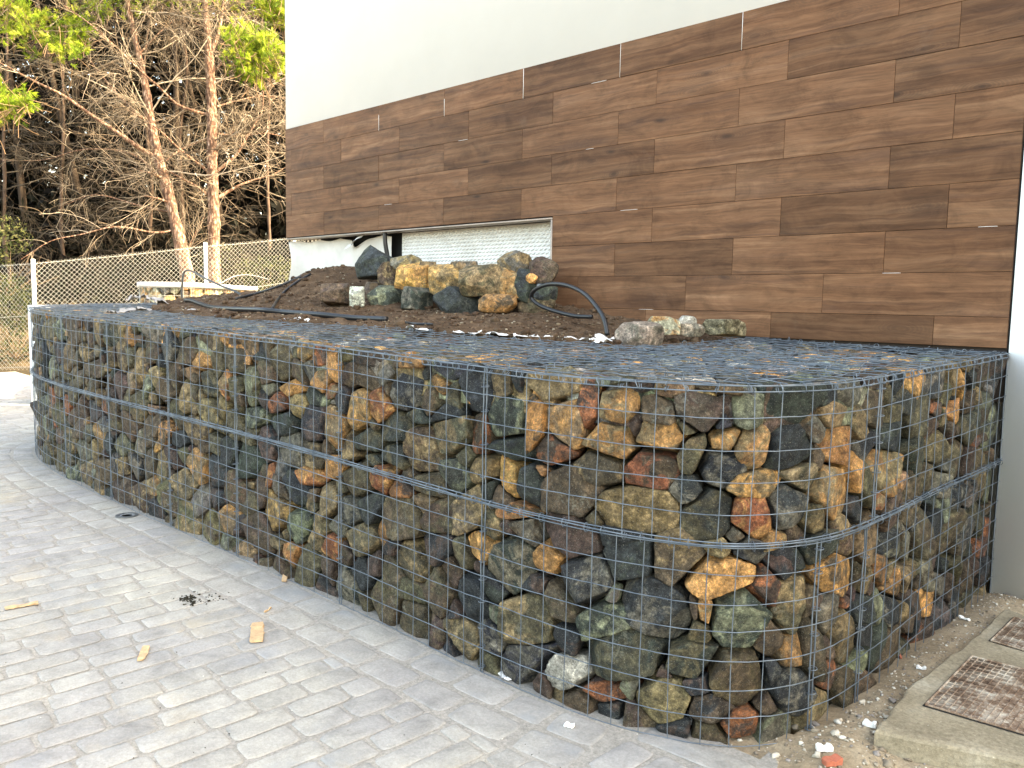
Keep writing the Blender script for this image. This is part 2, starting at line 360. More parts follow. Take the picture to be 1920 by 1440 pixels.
# ---- stone packing: ellipses that shrink against their neighbours into dry-stone polygons
def pack(seeds, region, radii, tries, colour, asp=(.62, 1.0), tight=.86):
    """seeds [(cx,cy,A,colorcode)], region (x0,x1,y0,y1,test on arrays)"""
    cap = len(seeds)+6000; Cn = np.zeros((cap, 2)); Ai = np.zeros((cap, 2, 2)); Rm = np.zeros(cap); A = []; K = []; m = 0
    for q in seeds: Cn[m] = q[:2]; Ai[m] = np.linalg.inv(q[2]); Rm[m] = math.sqrt(np.linalg.eigvalsh(q[2])[0]); A.append(q[2]); K.append(q[3]); m += 1
    x0, x1, y0, y1, test = region
    for r, n in zip(radii, tries):
        P = np.stack([rng.uniform(x0, x1, n), rng.uniform(y0, y1, n)], 1)
        if test is not None: P = P[test(P)]
        if m:   # quick reject: centre already covered
            bad = np.zeros(len(P), bool)
            for j in range(m): bad |= ((P-Cn[j])**2).sum(1) < (tight*.98*(Rm[j]+r*.50))**2
            P = P[~bad]
        for c in P:
            a = r*rng.uniform(.88, 1.15); b = a*rng.uniform(*asp); th = rng.choice([0, 0, np.pi/2, 1])*1.0+rng.normal()*.35
            ct, st = math.cos(th), math.sin(th); R = np.array([[ct, -st], [st, ct]]); Aa = R@np.diag([a*a, b*b])@R.T; Bi = R@np.diag([1/(a*a), 1/(b*b)])@R.T
            if m:
                D = Cn[:m]-c; L2 = (D*D).sum(1); near = np.where(L2 < .09)[0]
                if len(near):
                    L = np.sqrt(L2[near])+1e-9; E = D[near]/L[:, None]
                    rj = 1/np.sqrt(np.einsum('ni,nij,nj->n', E, Ai[near], E)); ri = 1/np.sqrt(np.einsum('ni,ij,nj->n', E, Bi, E))
                    if (L < tight*(ri+rj)).any(): continue
            Cn[m] = c; Ai[m] = Bi; Rm[m] = b; A.append(Aa); K.append(colour(c)); m += 1
    return Cn[:m].copy(), np.array(A), K
def stone_shape(i, Cn, A, bounds, sub, gap=.0045, grow=1.5, proud=0.0, depth=1.0):
    """unit: local (u, v, d) around the seed"""
    Ai = np.linalg.inv(A[i]); D = Cn-Cn[i]; L = np.linalg.norm(D, axis=1); nr = np.where((L > 1e-6) & (L < .35))[0]
    N = []; H = []
    for j in nr:
        e = D[j]/L[j]; ri = 1/math.sqrt(e@Ai@e); rj = 1/math.sqrt(e@np.linalg.inv(A[j])@e)
        if L[j] < 1.25*(ri+rj):
            # normal between centre line and ellipse gradients
            g = Ai@e; g /= np.linalg.norm(g); g2_ = np.linalg.inv(A[j])@e; g2_ /= np.linalg.norm(g2_); n = g+g2_; n /= np.linalg.norm(n)+1e-9
            if n@e < .2: n = e
            tp = e*(L[j]*ri/(ri+rj)); N.append((n[0], n[1], rng.normal()*.16)); H.append(max(.012, n@tp-gap))
    k = rng.integers(6, 9); a0 = rng.uniform(0, 6.28)
    for q in range(k):
        a = a0+q*2*np.pi/k+rng.normal()*.22; n = np.array([math.cos(a), math.sin(a)]); N.append((n[0], n[1], rng.normal()*.22)); H.append(grow*rng.uniform(.90, 1.04)*math.sqrt(n@A[i]@n))
    for n, h in bounds: N.append((*n, 0)); H.append(max(.01, h))
    m = math.sqrt(math.sqrt(np.linalg.det(A[i]))); f = np.clip(m*.85, .025, .075)*depth
    fz = []
    N.append((rng.normal()*.16, rng.normal()*.16, 1)); H.append(f)
    for q in range(rng.integers(1, 4)):
        a = rng.uniform(0, 6.28); t = rng.uniform(.25, .9); N.append((math.cos(a)*t, math.sin(a)*t, 1)); H.append((f+t*m*rng.uniform(.35, .8)))
    N.append((0, 0, -1)); H.append(f*1.2)
    N = np.array(N, float); H = np.array(H); ln = np.linalg.norm(N, axis=1)
    # planes n.x <= h with un-normalised n: side planes keep their 2-D offset
    Dd, Fc = ICO[sub]
    # stretch directions so that vertices spread evenly over flat stones
    sc = np.array([math.sqrt(A[i][0, 0]), math.sqrt(A[i][1, 1]), f*1.1]); Q = Dd*sc; rr = facet_radius(Q, N, H, (70 if sub > 3 else 34) if sub > 2 else 16); P = Q*rr[:, None]
    off = rng.uniform(-9, 9, 3); nn = wob(P+off, 30/(1+m*6), 0)*.6+wob(P+off, 62, 1)*.36+wob(P+off, 130, 2)*.2
    P = P*(1+(.055*nn)[:, None])
    P[:, 2] += -f+proud
    return P, Fc
def col_of(k):
    c = np.array(PAL[k])*rng.uniform(.78, 1.25)*(1+rng.normal(size=3)*.05); k2 = random.choice(PAIR[k]); c2 = np.array(PAL[k2])*rng.uniform(.8, 1.25)
    return np.clip(c, .01, .8), np.clip(c2, .01, .8)

# traced stones: zoom origin, zoom scale, list of (x, y, w, h, tilt, colour)
TR = [((900, 660), 3.556, [(105,210,130,190,0,'B'),(230,200,90,150,0,'K'),(440,235,380,170,8,'T'),(700,390,130,330,15,'R'),(830,205,230,70,0,'L'),(895,370,270,240,0,'T'),(1060,225,150,110,0,'K'),(1280,240,230,130,10,'T'),
  (1570,240,270,90,5,'B'),(1480,400,400,260,4,'M'),(1800,390,240,240,10,'L'),(165,430,230,260,0,'G'),(335,440,140,300,-8,'O'),(555,500,260,330,-15,'T'),(1180,390,270,180,20,'B'),(835,600,310,290,15,'O'),
  (1190,560,350,250,5,'T'),(1400,680,170,300,28,'Y'),(1650,590,240,130,-20,'O'),(1840,640,220,290,10,'O'),(210,650,290,180,15,'G'),(470,660,260,230,0,'M'),(150,820,140,250,-10,'H'),(290,890,190,290,-10,'G'),(560,930,380,380,0,'B'),
  (770,780,320,210,25,'B'),(1095,800,370,250,0,'R'),(1350,930,200,200,0,'K'),(1600,770,300,300,0,'K'),(1850,910,390,170,0,'H'),(1010,1060,600,280,5,'T'),(1490,1070,410,290,0,'G'),(1850,1110,300,230,0,'R'),(230,1080,220,85,5,'O'),
  (570,1240,430,260,25,'M'),(880,1240,260,110,0,'K'),(1010,510,60,90,0,'M'),(400,800,60,60,0,'O'),(1640,480,90,60,0,'K')]),
 ((900, 1000), 3.272, [(180,200,240,340,0,'L'),(400,170,190,200,0,'O'),(240,560,350,320,15,'Y'),(470,480,170,420,-25,'B'),(620,290,300,350,0,'K'),(890,180,320,260,10,'K'),(1195,190,330,270,0,'B'),(1460,110,170,90,0,'T'),
  (1475,295,560,250,-6,'H'),(1660,120,150,130,0,'K'),(740,540,290,260,0,'G'),(1050,490,520,330,30,'K'),(250,780,330,230,0,'K'),(510,870,230,240,0,'W'),(840,750,520,350,10,'Y'),(1275,790,330,230,-8,'G'),(1610,560,340,340,0,'G'),
  (1370,480,100,180,0,'T'),(1620,900,420,340,-10,'Y'),(1120,1030,350,300,0,'T'),(740,1010,320,120,15,'M'),(1640,1190,290,160,-10,'R'),(500,640,130,260,-10,'K'),(1310,480,60,120,0,'M'),(900,960,90,110,0,'S'),(780,400,90,80,0,'S'),(60,360,110,160,0,'K')]),
 ((1360, 560), 2.667, [(370,530,280,280,0,'G'),(550,470,110,160,0,'K'),(670,470,150,160,0,'S'),(600,590,190,150,0,'T'),(370,770,230,200,0,'K'),(600,740,200,190,0,'O'),(425,900,140,150,0,'T'),(560,970,190,270,0,'O'),(340,1060,190,210,0,'K'),
  (690,890,60,170,0,'O'),(300,1220,110,80,-10,'T'),(410,1210,120,110,0,'M'),(350,1330,190,170,0,'K'),(600,1390,200,250,10,'O'),(810,400,100,160,0,'M'),(970,430,110,190,0,'O'),(1080,400,130,180,0,'S'),(1170,390,50,180,0,'T'),
  (1215,430,70,140,0,'O'),(890,680,150,180,0,'K'),(860,860,150,190,0,'T'),(1100,740,150,190,0,'T'),(990,790,110,200,0,'G'),(760,720,120,150,0,'K'),(1370,470,90,150,0,'S'),(930,1230,110,190,0,'S'),(880,600,90,110,0,'Y'),(1080,560,60,90,0,'M'),
  (1180,580,80,110,0,'O'),(930,520,100,130,0,'G'),(800,1020,45,60,0,'R'),(1120,930,90,140,0,'S'),(1200,1010,110,160,0,'K'),(1250,640,90,160,0,'G')]),
 ((1400, 1000), 3.273, [(290,210,230,200,0,'M'),(310,450,190,420,5,'Y'),(640,660,150,300,-5,'B'),(440,720,120,330,10,'B'),(320,960,230,260,0,'K'),(760,470,100,180,0,'K'),(870,250,90,160,0,'O'),(950,90,130,150,0,'S'),(540,900,110,200,0,'M'),
  (930,470,120,180,0,'K'),(760,640,90,180,0,'K'),(1060,430,90,130,0,'M'),(1020,280,60,140,0,'T'),(1130,230,60,230,0,'S'),(1220,330,70,160,0,'S'),(1330,230,100,200,0,'Y'),(1020,590,80,110,0,'M'),(190,850,110,110,0,'K')]),
 ((360, 640), 3.4286, [(670,70,150,130,0,'O'),(890,160,90,240,0,'H'),(800,100,80,160,20,'M'),(1120,110,180,150,0,'M'),(1350,130,330,130,5,'O'),(1610,190,200,180,0,'K'),(1790,320,190,270,0,'K'),(1350,330,200,260,0,'K'),(990,220,110,160,0,'B'),
  (1040,420,140,260,0,'H'),(1190,430,140,190,0,'R'),(610,290,150,120,0,'O'),(640,410,100,150,0,'T'),(790,260,120,140,0,'O'),(870,320,100,100,0,'R'),(355,290,110,250,0,'L'),(190,270,60,180,0,'H'),(740,540,150,240,0,'K'),(880,560,140,320,0,'T'),
  (550,510,210,170,0,'G'),(1100,640,180,180,0,'G'),(1260,560,180,200,0,'G'),(1260,730,150,170,0,'G'),(1450,690,220,330,-15,'B'),(1640,620,270,250,-15,'Y'),(1820,600,140,250,-10,'R'),(1190,870,150,120,0,'R'),(1310,960,110,160,0,'R'),
  (740,870,150,140,0,'R'),(490,840,60,150,0,'R'),(880,820,120,160,0,'O'),(1040,880,200,260,0,'B'),(1300,1160,290,320,0,'B'),(650,1190,180,220,0,'L'),(840,1030,150,210,0,'T'),(1060,1280,220,230,0,'Y'),(880,1330,120,170,0,'R'),
  (1580,1150,220,190,0,'B'),(1540,1340,240,200,0,'K'),(1830,1340,180,200,0,'O'),(200,1150,140,190,0,'T'),(1760,1080,200,260,0,'Y'),(365,490,150,150,0,'G'),(520,400,130,160,0,'M'),(1430,490,140,100,0,'G'),(1580,250,130,150,0,'O'),(1180,1220,90,220,0,'O'),
  (440,180,100,180,0,'B'),(1480,920,200,150,0,'Y'),(1600,480,150,90,0,'G')]),
 ((40, 560), 4.236, [(830,280,90,200,0,'O'),(1590,290,90,80,0,'O'),(1400,520,150,160,0,'O'),(1585,680,75,200,0,'R'),(960,700,90,170,0,'L'),(1010,890,90,90,0,'T'),(540,900,150,180,0,'M'),(1110,1080,60,170,0,'O'),(1200,1130,150,150,0,'K'),
  (570,410,80,90,0,'L'),(380,280,110,200,0,'B'),(250,650,90,90,0,'T'),(440,1220,150,180,0,'S'),(630,870,60,120,0,'R'),(760,1180,150,180,0,'Y'),(900,1170,90,200,0,'S'),(1660,700,90,200,0,'Y'),(480,740,40,100,0,'T')])]
seeds = []
for org, sc, L in TR:
    for (x, y, w_, h_, tl, k) in L:
        px, py = org[0]+x/sc, org[1]+y/sc; s, v, Ji, err = to_sv(px, py)
        if err > 8: continue
        a = math.radians(tl); ax = np.array([[math.cos(a)*w_/2, -math.sin(a)*h_/2], [math.sin(a)*w_/2, math.cos(a)*h_/2]])/sc
        Mx = Ji@ax; A_ = Mx@Mx.T
        # keep implausibly deep or thin outlines in bounds
        U_, S_, _ = np.linalg.svd(A_); S_ = np.clip(S_, .018**2, .16**2); A_ = U_@np.diag(S_)@U_.T
        seeds.append((s, v, A_, k))
def rcol(c):
    return random.choices('BKGMTOLYSRHW', [30, 11, 11, 9, 13, 3.0, 3, 26, 9, .25, .5, .3])[0]
CN, AA, KK = pack(seeds, (0.01, SL-.05, .0, 1.19, None), (.115, .098, .082, .066, .052, .038, .026), (4000, 6000, 8000, 9000, 9000, 4000, 700), rcol)
print('front stones', len(CN), 'traced', len(seeds))
gab = empty('gabion_wall', (0, -2.3, float(G(0, -2.3))), label='long curved gabion wall of wire baskets filled with dark and rusty rocks', cat='gabion')
def warp(Pl, c):
    s = c[0]+Pl[:, 0]; v = c[1]+Pl[:, 1]; return surf(s, v, Pl[:, 2])
stones = []
for i in range(len(CN)):
    ctr = surf(np.array([CN[i][0]]), np.array([CN[i][1]]))[0]; dist = np.linalg.norm(ctr-C)
    _, _, nx, ny = path(CN[i][0]); facing = (C[0]-ctr[0])*nx+(C[1]-ctr[1])*ny
    size = math.sqrt(np.linalg.det(AA[i]))**.5/dist*max(.05, facing/dist)**.5
    if facing <= 0: size = 0
    sub = 4 if (size*F_PX > 36 and dist < 4.0) else 3
    if size*F_PX < 9: sub = 2
    cx, cy = CN[i]
    P, Fc = stone_shape(i, CN, AA, [((0, -1), cy+.03), ((0, 1), 1.195-cy), ((-1, 0), max(.02, cx-.005))], sub, proud=-.006-abs(rng.normal())*.010)
    stones.append((size, warp(P, CN[i]), Fc[:, ::-1] if False else Fc, KK[i], ctr))
stones.sort(key=lambda t: -t[0])
def flipfix(V, Fc):
    c = V.mean(0); a, b, d = V[Fc[:, 0]], V[Fc[:, 1]], V[Fc[:, 2]]
    return Fc if (np.cross(b-a, d-a)*(a-c)).sum() > 0 else Fc[:, ::-1]
rest = MB()
for n_, (sz, V, Fc, k, ctr) in enumerate(stones):
    Fc = flipfix(V, Fc); c1, c2 = col_of(k)
    if n_ < 300: mk('stone', V, np.ascontiguousarray(Fc), M['stone'], gab, True, col=c1, col2=c2, origin=ctr)
    else: rest.add(V, Fc, c1, c2)
# second stone layer, darkened to paint gap shade, and an added dark sheet blocking light
C2, A2, K2 = pack([], (.1, SL-.1, .05, 1.12, None), (.11, .085), (2500, 3500), lambda c: random.choice('KGBMY'))
for i in range(len(C2)):
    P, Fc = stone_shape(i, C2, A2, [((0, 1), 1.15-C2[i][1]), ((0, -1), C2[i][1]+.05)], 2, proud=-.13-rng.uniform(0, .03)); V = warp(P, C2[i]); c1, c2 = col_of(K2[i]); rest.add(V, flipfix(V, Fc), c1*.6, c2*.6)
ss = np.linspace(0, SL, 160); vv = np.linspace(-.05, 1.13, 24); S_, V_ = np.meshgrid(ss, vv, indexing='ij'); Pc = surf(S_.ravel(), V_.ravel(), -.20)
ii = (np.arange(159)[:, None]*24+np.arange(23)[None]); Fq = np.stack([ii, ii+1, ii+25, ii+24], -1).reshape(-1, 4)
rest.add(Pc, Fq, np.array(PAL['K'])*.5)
# stones under the top mesh
TPS = np.concatenate([OUT[::6], OUT[-1:], INN[::-1]])
def toptest(P): return inpoly(P[:, 0], P[:, 1], TPS)
ONRM = path(ds)
C3, A3, K3 = pack([], (-6.6, .62, -2.55, 0, toptest), (.10, .085, .065, .05, .035), (3000, 5000, 7000, 9000, 9000), lambda c: random.choices('BKGMTOLYSWH', [14, 12, 10, 6, 14, 7, 6, 8, 14, 8, 4])[0])
print('top stones', len(C3))
for i in range(len(C3)):
    P, Fc = stone_shape(i, C3, A3, [], 3 if C3[i][0] > -1.3 else 2, proud=-.014-abs(rng.normal())*.012)
    V = np.stack([C3[i][0]+P[:, 0], C3[i][1]+P[:, 1], T(C3[i][0], C3[i][1])+P[:, 2]], -1)
    # keep inside the face of the basket
    dd = (V[:, None, 0]-OUT[None, :, 0])**2+(V[:, None, 1]-OUT[None, :, 1])**2; jn = dd.argmin(1); _, _, nx, ny = ONRM; sdist = (V[:, 0]-OUT[jn, 0])*nx[jn]+(V[:, 1]-OUT[jn, 1])*ny[jn]; ex = np.maximum(sdist+.035, 0)
    V[:, 0] -= nx[jn]*ex; V[:, 1] -= ny[jn]*ex
    if V[:, 1].max() > -.01: V[:, 1] = np.minimum(V[:, 1], -.01)
    V[:, 2] = np.maximum(V[:, 2], T(V[:, 0], V[:, 1])-.16)
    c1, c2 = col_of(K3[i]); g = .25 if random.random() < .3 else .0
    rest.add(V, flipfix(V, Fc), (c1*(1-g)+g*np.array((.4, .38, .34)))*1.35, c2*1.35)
rest.build('stone', M['stone'], gab, True, kind='stuff')
tp = MB(); poly = np.concatenate([OUT[::3]*1.0, INN[::-1]]); cxp = np.array([path(s)[:2] for s in ds[::3]])
# rubble bed under the top stones (triangulated strip between outer and inner edge)
inner_s = np.array([INN[np.argmin(np.hypot(INN[:, 0]-x, INN[:, 1]-y))] for x, y in OUT[::3]])
ou = OUT[::3]; n = len(ou); Vt = np.concatenate([np.c_[ou*.985+np.array([-.03, -.02])*0, T(ou[:, 0], ou[:, 1])-.10], np.c_[inner_s, T(inner_s[:, 0], inner_s[:, 1])-.10]])
Vt[:n, :2] = np.stack([ou[:, 0]-path(ds[::3])[2]*.12, ou[:, 1]-path(ds[::3])[3]*.12], -1)
Ft = [(i, i+1, n+i+1, n+i) for i in range(n-1)]
tp.add(Vt, Ft, np.array(PAL['B'])*.5); tp.build('rubble_bed', M['stone'], gab)
# wire mesh panels
LV = [.68*k/7 for k in range(7)]+[.68]+[.68+.52*k/5 for k in range(1, 6)]
JS = [to_sv(910, 900)[0], to_sv(640, 900)[0], to_sv(445, 850)[0], to_sv(318, 800)[0], to_sv(205, 750)[0], to_sv(120, 700)[0]]
JS_up = sorted([0.0, to_sv(1643, 800)[0]]+JS+[SL-.9, SL-.02]); JS_lo = sorted([0.0, to_sv(1618, 1050)[0], to_sv(1522, 1200)[0]]+JS+[SL-.9, SL-.02])
def jit(n, a): return rng.normal(size=n)*a
for edges, v0, v1, lev in ((JS_up, .68, 1.2, [l for l in LV if l >= .68]), (JS_lo, -.02, .68, [l for l in LV if l <= .68])):
    for a, b in zip(edges[:-1], edges[1:]):
        if b-a < .05: continue
        mb = MB(); n = max(1, round((b-a)/.1)); d0 = .006
        for q in range(n+1):
            s = a+(b-a)*q/n+(0 if q in (0, n) else rng.normal()*.003); s = min(max(s, a+.008), b-.008)
            vs = np.linspace(v0, v1, 9); bow = rng.normal()*.003
            P = surf(s+bow*np.sin(vs*5)+jit(9, .0008), vs, d0+jit(9, .0012)); V, Fc = tubes(P[None], .0017 if q not in (0, n) else .0026, 6); mb.add(V, Fc)
        for l in lev:
            k = max(6, int((b-a)/.04)); s = np.linspace(a, b, k); off = rng.normal()*.002
            P = surf(s, l+off+.002*np.sin(s*9+l*20)+jit(k, .0006), d0+.004+jit(k, .001)); V, Fc = tubes(P[None], .0017, 6); mb.add(V, Fc)
        mb.build('mesh_panel', M['wire'], gab, True)
# tie wires along the seam, top edge and vertical joints: two or three bundled wires with lacing rings
def ring(c, t, R=.011, r=.0016):
    t = np.array(t)/np.linalg.norm(t); ref = np.array([0, 0, 1.]) if abs(t[2]) < .8 else np.array([1., 0, 0]); a = np.cross(t, ref); a /= np.linalg.norm(a); b = np.cross(t, a)
    an = np.linspace(0, 2*np.pi*1.15, 11); P = c+R*(np.cos(an)[:, None]*a+np.sin(an)[:, None]*b)+t*np.linspace(-.004, .004, 11)[:, None]
    return tubes(P[None], r, 5)
lw = MB(); rg = MB(); se = np.linspace(0, SL-.02, 330)
for dv, dd in ((.010, .012), (-.009, .010), (.001, .016)):
    V, Fc = tubes(surf(se, .68+dv+.002*np.sin(se*7+dv*900), dd)[None], .0024, 6); lw.add(V, Fc)
lw.build('seam_wire', M['wire'], gab, True)
lw = MB()
for dv, dd in ((0, .010), (-.020, .009)):
    V, Fc = tubes(surf(se, 1.2+dv+.0015*np.sin(se*6+dv*900), dd)[None], .0024, 6); lw.add(V, Fc)
lw.build('edge_wire', M['wire'], gab, True)
s = .05
while s < SL-.05:
    p0 = surf(np.array([s]), np.array([.68]), .012)[0]; p1 = surf(np.array([s+.01]), np.array([.68]), .012)[0]; V, Fc = ring(p0, p1-p0, .0165); rg.add(V, Fc)
    s2 = s+.03; p0 = surf(np.array([s2]), np.array([1.192]), .008)[0]; p1 = surf(np.array([s2+.01]), np.array([1.192]), .008)[0]; V, Fc = ring(p0, p1-p0+np.array([0, 0, rng.normal()*.003]), .0175); rg.add(V, Fc)
    s += rng.uniform(.06, .11)
for js, va, vb in [(j, .02, 1.18) for j in JS]+[(JS_up[1], .7, 1.18), (JS_lo[1], .02, .66), (JS_lo[2], .02, .66)]:
    v = va
    while v < vb: V, Fc = ring(surf(np.array([js]), np.array([v]), .008)[0], (0, 0, 1), .0150); rg.add(V, Fc); v += rng.uniform(.07, .13)
rg.build('lacing_ring', M['wire'], gab, True, kind='stuff')
# top mesh
def clip_line(p0, p1, poly, z0, name, mb, r=.0019, jz=.002, st=.04):
    L = np.hypot(*(p1-p0)); k = int(L/st)+2; t = np.linspace(0, 1, k); X = p0[0]+(p1[0]-p0[0])*t; Y = p0[1]+(p1[1]-p0[1])*t; ins = inpoly(X, Y, poly); i = 0
    while i < k:
        if ins[i]:
            j = i
            while j+1 < k and ins[j+1]: j += 1
            if j-i >= 2:
                P = np.stack([X[i:j+1], Y[i:j+1], T(X[i:j+1], Y[i:j+1])+z0+rng.normal(size=j-i+1)*jz], -1); V, Fc = tubes(P[None], r, 5); mb.add(V, Fc)
            i = j+1
        else: i += 1
xs = [-9, -5.1, -4.2, -3.2, -2.42, -1.5, -.59, 1]
for xa, xb in zip(xs[:-1], xs[1:]):
    mb = MB(); sk = rng.normal()*.02; pz = rng.uniform(-.002, .006)
    cell = np.array([(xa-.04, -3), (xb+.04, -3), (xb+.04, .2), (xa-.04, .2)])
    class _P: pass
    for y in np.arange(-2.6, .05, .092):
        x0, x1 = max(xa-.05, -6.6), min(xb+.05, .7)
        clip_line(np.array([x0, y+sk+rng.normal()*.004]), np.array([x1, y+rng.normal()*.004]), TOPPOLY, .006+pz, '', mb)
    for x in np.arange(max(xa, -6.6), min(xb, .65), .1):
        clip_line(np.array([x+rng.normal()*.004, -2.6]), np.array([x+sk, 0.0]), TOPPOLY, .011+pz, '', mb)
    mb.build('top_mesh_panel', M['wire'], gab, True)
mb = MB()
sub = np.array([p for p in [(-1.35, -2.30), (.2, -2.16), (.5, -1.7), (.50, -.9), (-.3, -1.0), (-1.2, -1.45)]])
for o_ in np.arange(-2.2, 2.4, .1):
    th = math.radians(17); dx, dy = math.cos(th), math.sin(th); c0 = np.array([-.3, -1.6])
    clip_line(c0+np.array([-dy, dx])*o_-np.array([dx, dy])*2, c0+np.array([-dy, dx])*o_+np.array([dx, dy])*2, sub, .022, '', mb, jz=.003)
    clip_line(c0+np.array([dx, dy])*o_-np.array([-dy, dx])*2, c0+np.array([dx, dy])*o_+np.array([-dy, dx])*2, sub, .026, '', mb, jz=.003)
mb.build('top_mesh_panel', M['wire'], gab, True)
tr = MB()
for _ in range(260):
    i = rng.integers(0, len(C3)); x, y = C3[i]
    V, Fc = ring(np.array([x, y, T(x, y)+.01]), (math.cos(rng.uniform(0, 3)), math.sin(rng.uniform(0, 3)), 0), .013); tr.add(V, Fc)
tr.build('lacing_ring', M['wire'], gab, True, kind='stuff')

# ------------------------------------------------------------------ ground sheets
def grid(name, x0, x1, y0, y1, st, zf, mat, keep=None, smooth=True, parent=None, **k):
    xs = np.arange(x0, x1+1e-6, st); ys = np.arange(y0, y1+1e-6, st); X, Y = np.meshgrid(xs, ys, indexing='ij'); Z = zf(X, Y); n, m = X.shape
    idx = np.arange(n*m).reshape(n, m); Fq = np.stack([idx[:-1, :-1], idx[1:, :-1], idx[1:, 1:], idx[:-1, 1:]], -1).reshape(-1, 4); V = np.stack([X, Y, Z], -1).reshape(-1, 3)
    if keep is not None:
        c = V[Fq].mean(1); Fq = Fq[keep(c[:, 0], c[:, 1])]
        used = np.unique(Fq); mp = np.full(len(V), -1); mp[used] = np.arange(len(used)); V = V[used]; Fq = mp[Fq]
    return mk(name, V, Fq, mat, parent, smooth, **k)
def terr(X, Y):
    base = .07-.018*np.clip(X, -13, 60)+.025*np.clip(Y, -12, 0)-.06
    b = np.clip((-X-12.2)/14, 0, 1.0); hill = 2.6*b*b*(3-2*b)+.55*np.clip((Y-.2)/3.0, 0, 1)*np.clip((-X-6)/3, 0, 1)
    return base+hill+.05*wob(np.stack([X.ravel(), Y.ravel(), 0*X.ravel()], -1), .8, 2).reshape(X.shape)*np.clip((-X-12)/2, 0, 1)
grid('ground', -120, 120, -120, 120, 4.0, lambda X, Y: terr(X, Y)-.12-.0*X, M['terrain'], keep=lambda x, y: (x < -30) | (x > 10) | (y < -14) | (y > 14), kind='structure')
grid('forest_floor', -30, 10, -14, 14, .25, lambda X, Y: terr(X, Y)-.06*np.clip((X+12)/1, 0, 1), M['terrain'], keep=lambda x, y: (x < -11.6) | (y > .2) | ((x < -6.7) & (y > -.9)), kind='structure')
KERB = np.array([(.138, -2.165), (.557, -2.115), (1.4, -2.00), (6, -1.4)])
def kerb_y(x): return np.interp(x, KERB[:, 0], KERB[:, 1])
dist_path = lambda x, y: np.hypot(OUT[::2, 0]-x, OUT[::2, 1]-y).min()
drive = grid('driveway', -12.4, 6, -9, -.9, .06, lambda X, Y: G(X, Y)-.0034+.0020*(np.clip(wob(np.stack([X.ravel(), Y.ravel(), 0*X.ravel()], -1), 2.2, 0)+.5*wob(np.stack([X.ravel(), Y.ravel(), 0*X.ravel()], -1), 6, 1), -.6, .75)).reshape(X.shape), M['mortar'], keep=lambda x, y: (y < np.where(x > .138, kerb_y(x)+.05, -1.9)) | ((x < -6.3) & (y < -.9)), kind='structure')
# pavers, laid in rows across the drive, with a border course that follows the gabion
pv = []
fm_ = (OUT[:, 1] < -2.0) & (OUT[:, 0] > -6.2); XF = OUT[fm_, 0][::-1]; YF = OUT[fm_, 1][::-1]
def paver(cx, cy, th, L, W):
    n = 14; a = np.linspace(0, 2*np.pi, n, endpoint=False)+rng.normal(size=n)*.04; e = .26
    ox = np.sign(np.cos(a))*np.abs(np.cos(a))**e; oy = np.sign(np.sin(a))*np.abs(np.sin(a))**e
    ox = ox*(1-np.abs(rng.normal(size=n))*.04)*L/2; oy = oy*(1-np.abs(rng.normal(size=n))*.06)*W/2; c, s = math.cos(th), math.sin(th); h = float(np.clip(rng.normal()*.0005, -.0006, .0008))
    tilt = rng.normal(size=2)*.003
    rings = []
    for k, dz in ((1.0, -.0034), (.965, -.0013), (.88, -.0003), (.5, .0002)):
        X = cx+(ox*c-oy*s)*k; Y = cy+(ox*s+oy*c)*k; rings.append(np.stack([X, Y, G(X, Y)+dz+(h if dz > -.009 else 0)+ (tilt[0]*(X-cx)+tilt[1]*(Y-cy) if dz > -.009 else 0)], -1))
    V = np.concatenate(rings+[np.array([[cx, cy, G(cx, cy)+h+.0008]])]); Fs = []
    for r_ in range(3):
        for i in range(n): Fs += [(r_*n+i, r_*n+(i+1) % n, (r_+1)*n+(i+1) % n), (r_*n+i, (r_+1)*n+(i+1) % n, (r_+1)*n+i)]
    Fs += [(3*n+i, 3*n+(i+1) % n, 4*n) for i in range(n)]
    pv.append((np.array([cx, cy, float(G(cx, cy))]), V, np.array(Fs), rng.uniform(0, 1)))
x = -12.3
while x < 3.0:
    W = rng.uniform(.108, .132); y = -7.2+rng.uniform(0, .25)
    while y < -1.0:
        L = rng.uniform(.17, .27); x_ = x+.06*(y+3)
        yb = kerb_y(x_)-.145 if x_ > .10 else np.interp(x_, XF, YF)-.345
        if x_ > -6.0:
            if y+L > yb-.05: L = yb-y
            if L < .05: break
        yc = y+L/2; sl = .06*(yc+3); xc = x+sl; d = dist_path(xc, yc); inside = inpoly(np.array(xc), np.array(yc), TPS)
        ok = (not inside) and xc > -12.4 and (x_ > -6.0 or (d > .345+L/2 and (yc < -2.2 or (xc < -6.5 and yc < -1.1))))
        if ok: paver(xc, yc, math.pi/2+math.atan(-.06)+rng.normal()*.004, L-.005, W-.005)
        y += L
    x += W
for off, L0 in ((.10, .21), (.26, .24)):
    s = 2.6 if False else 0.0
    sv0 = to_sv(1225, 1340)[0]; s = sv0+.13
    while s < SL-.4:
        L = L0*rng.uniform(.85, 1.2); X, Y, nx, ny = path(s+L/2); th = math.atan2(nx, -ny)
        X, Y = X+nx*off, Y+ny*off; paver(X, Y, th, L*(1+off*0)-.010, .148); s += L
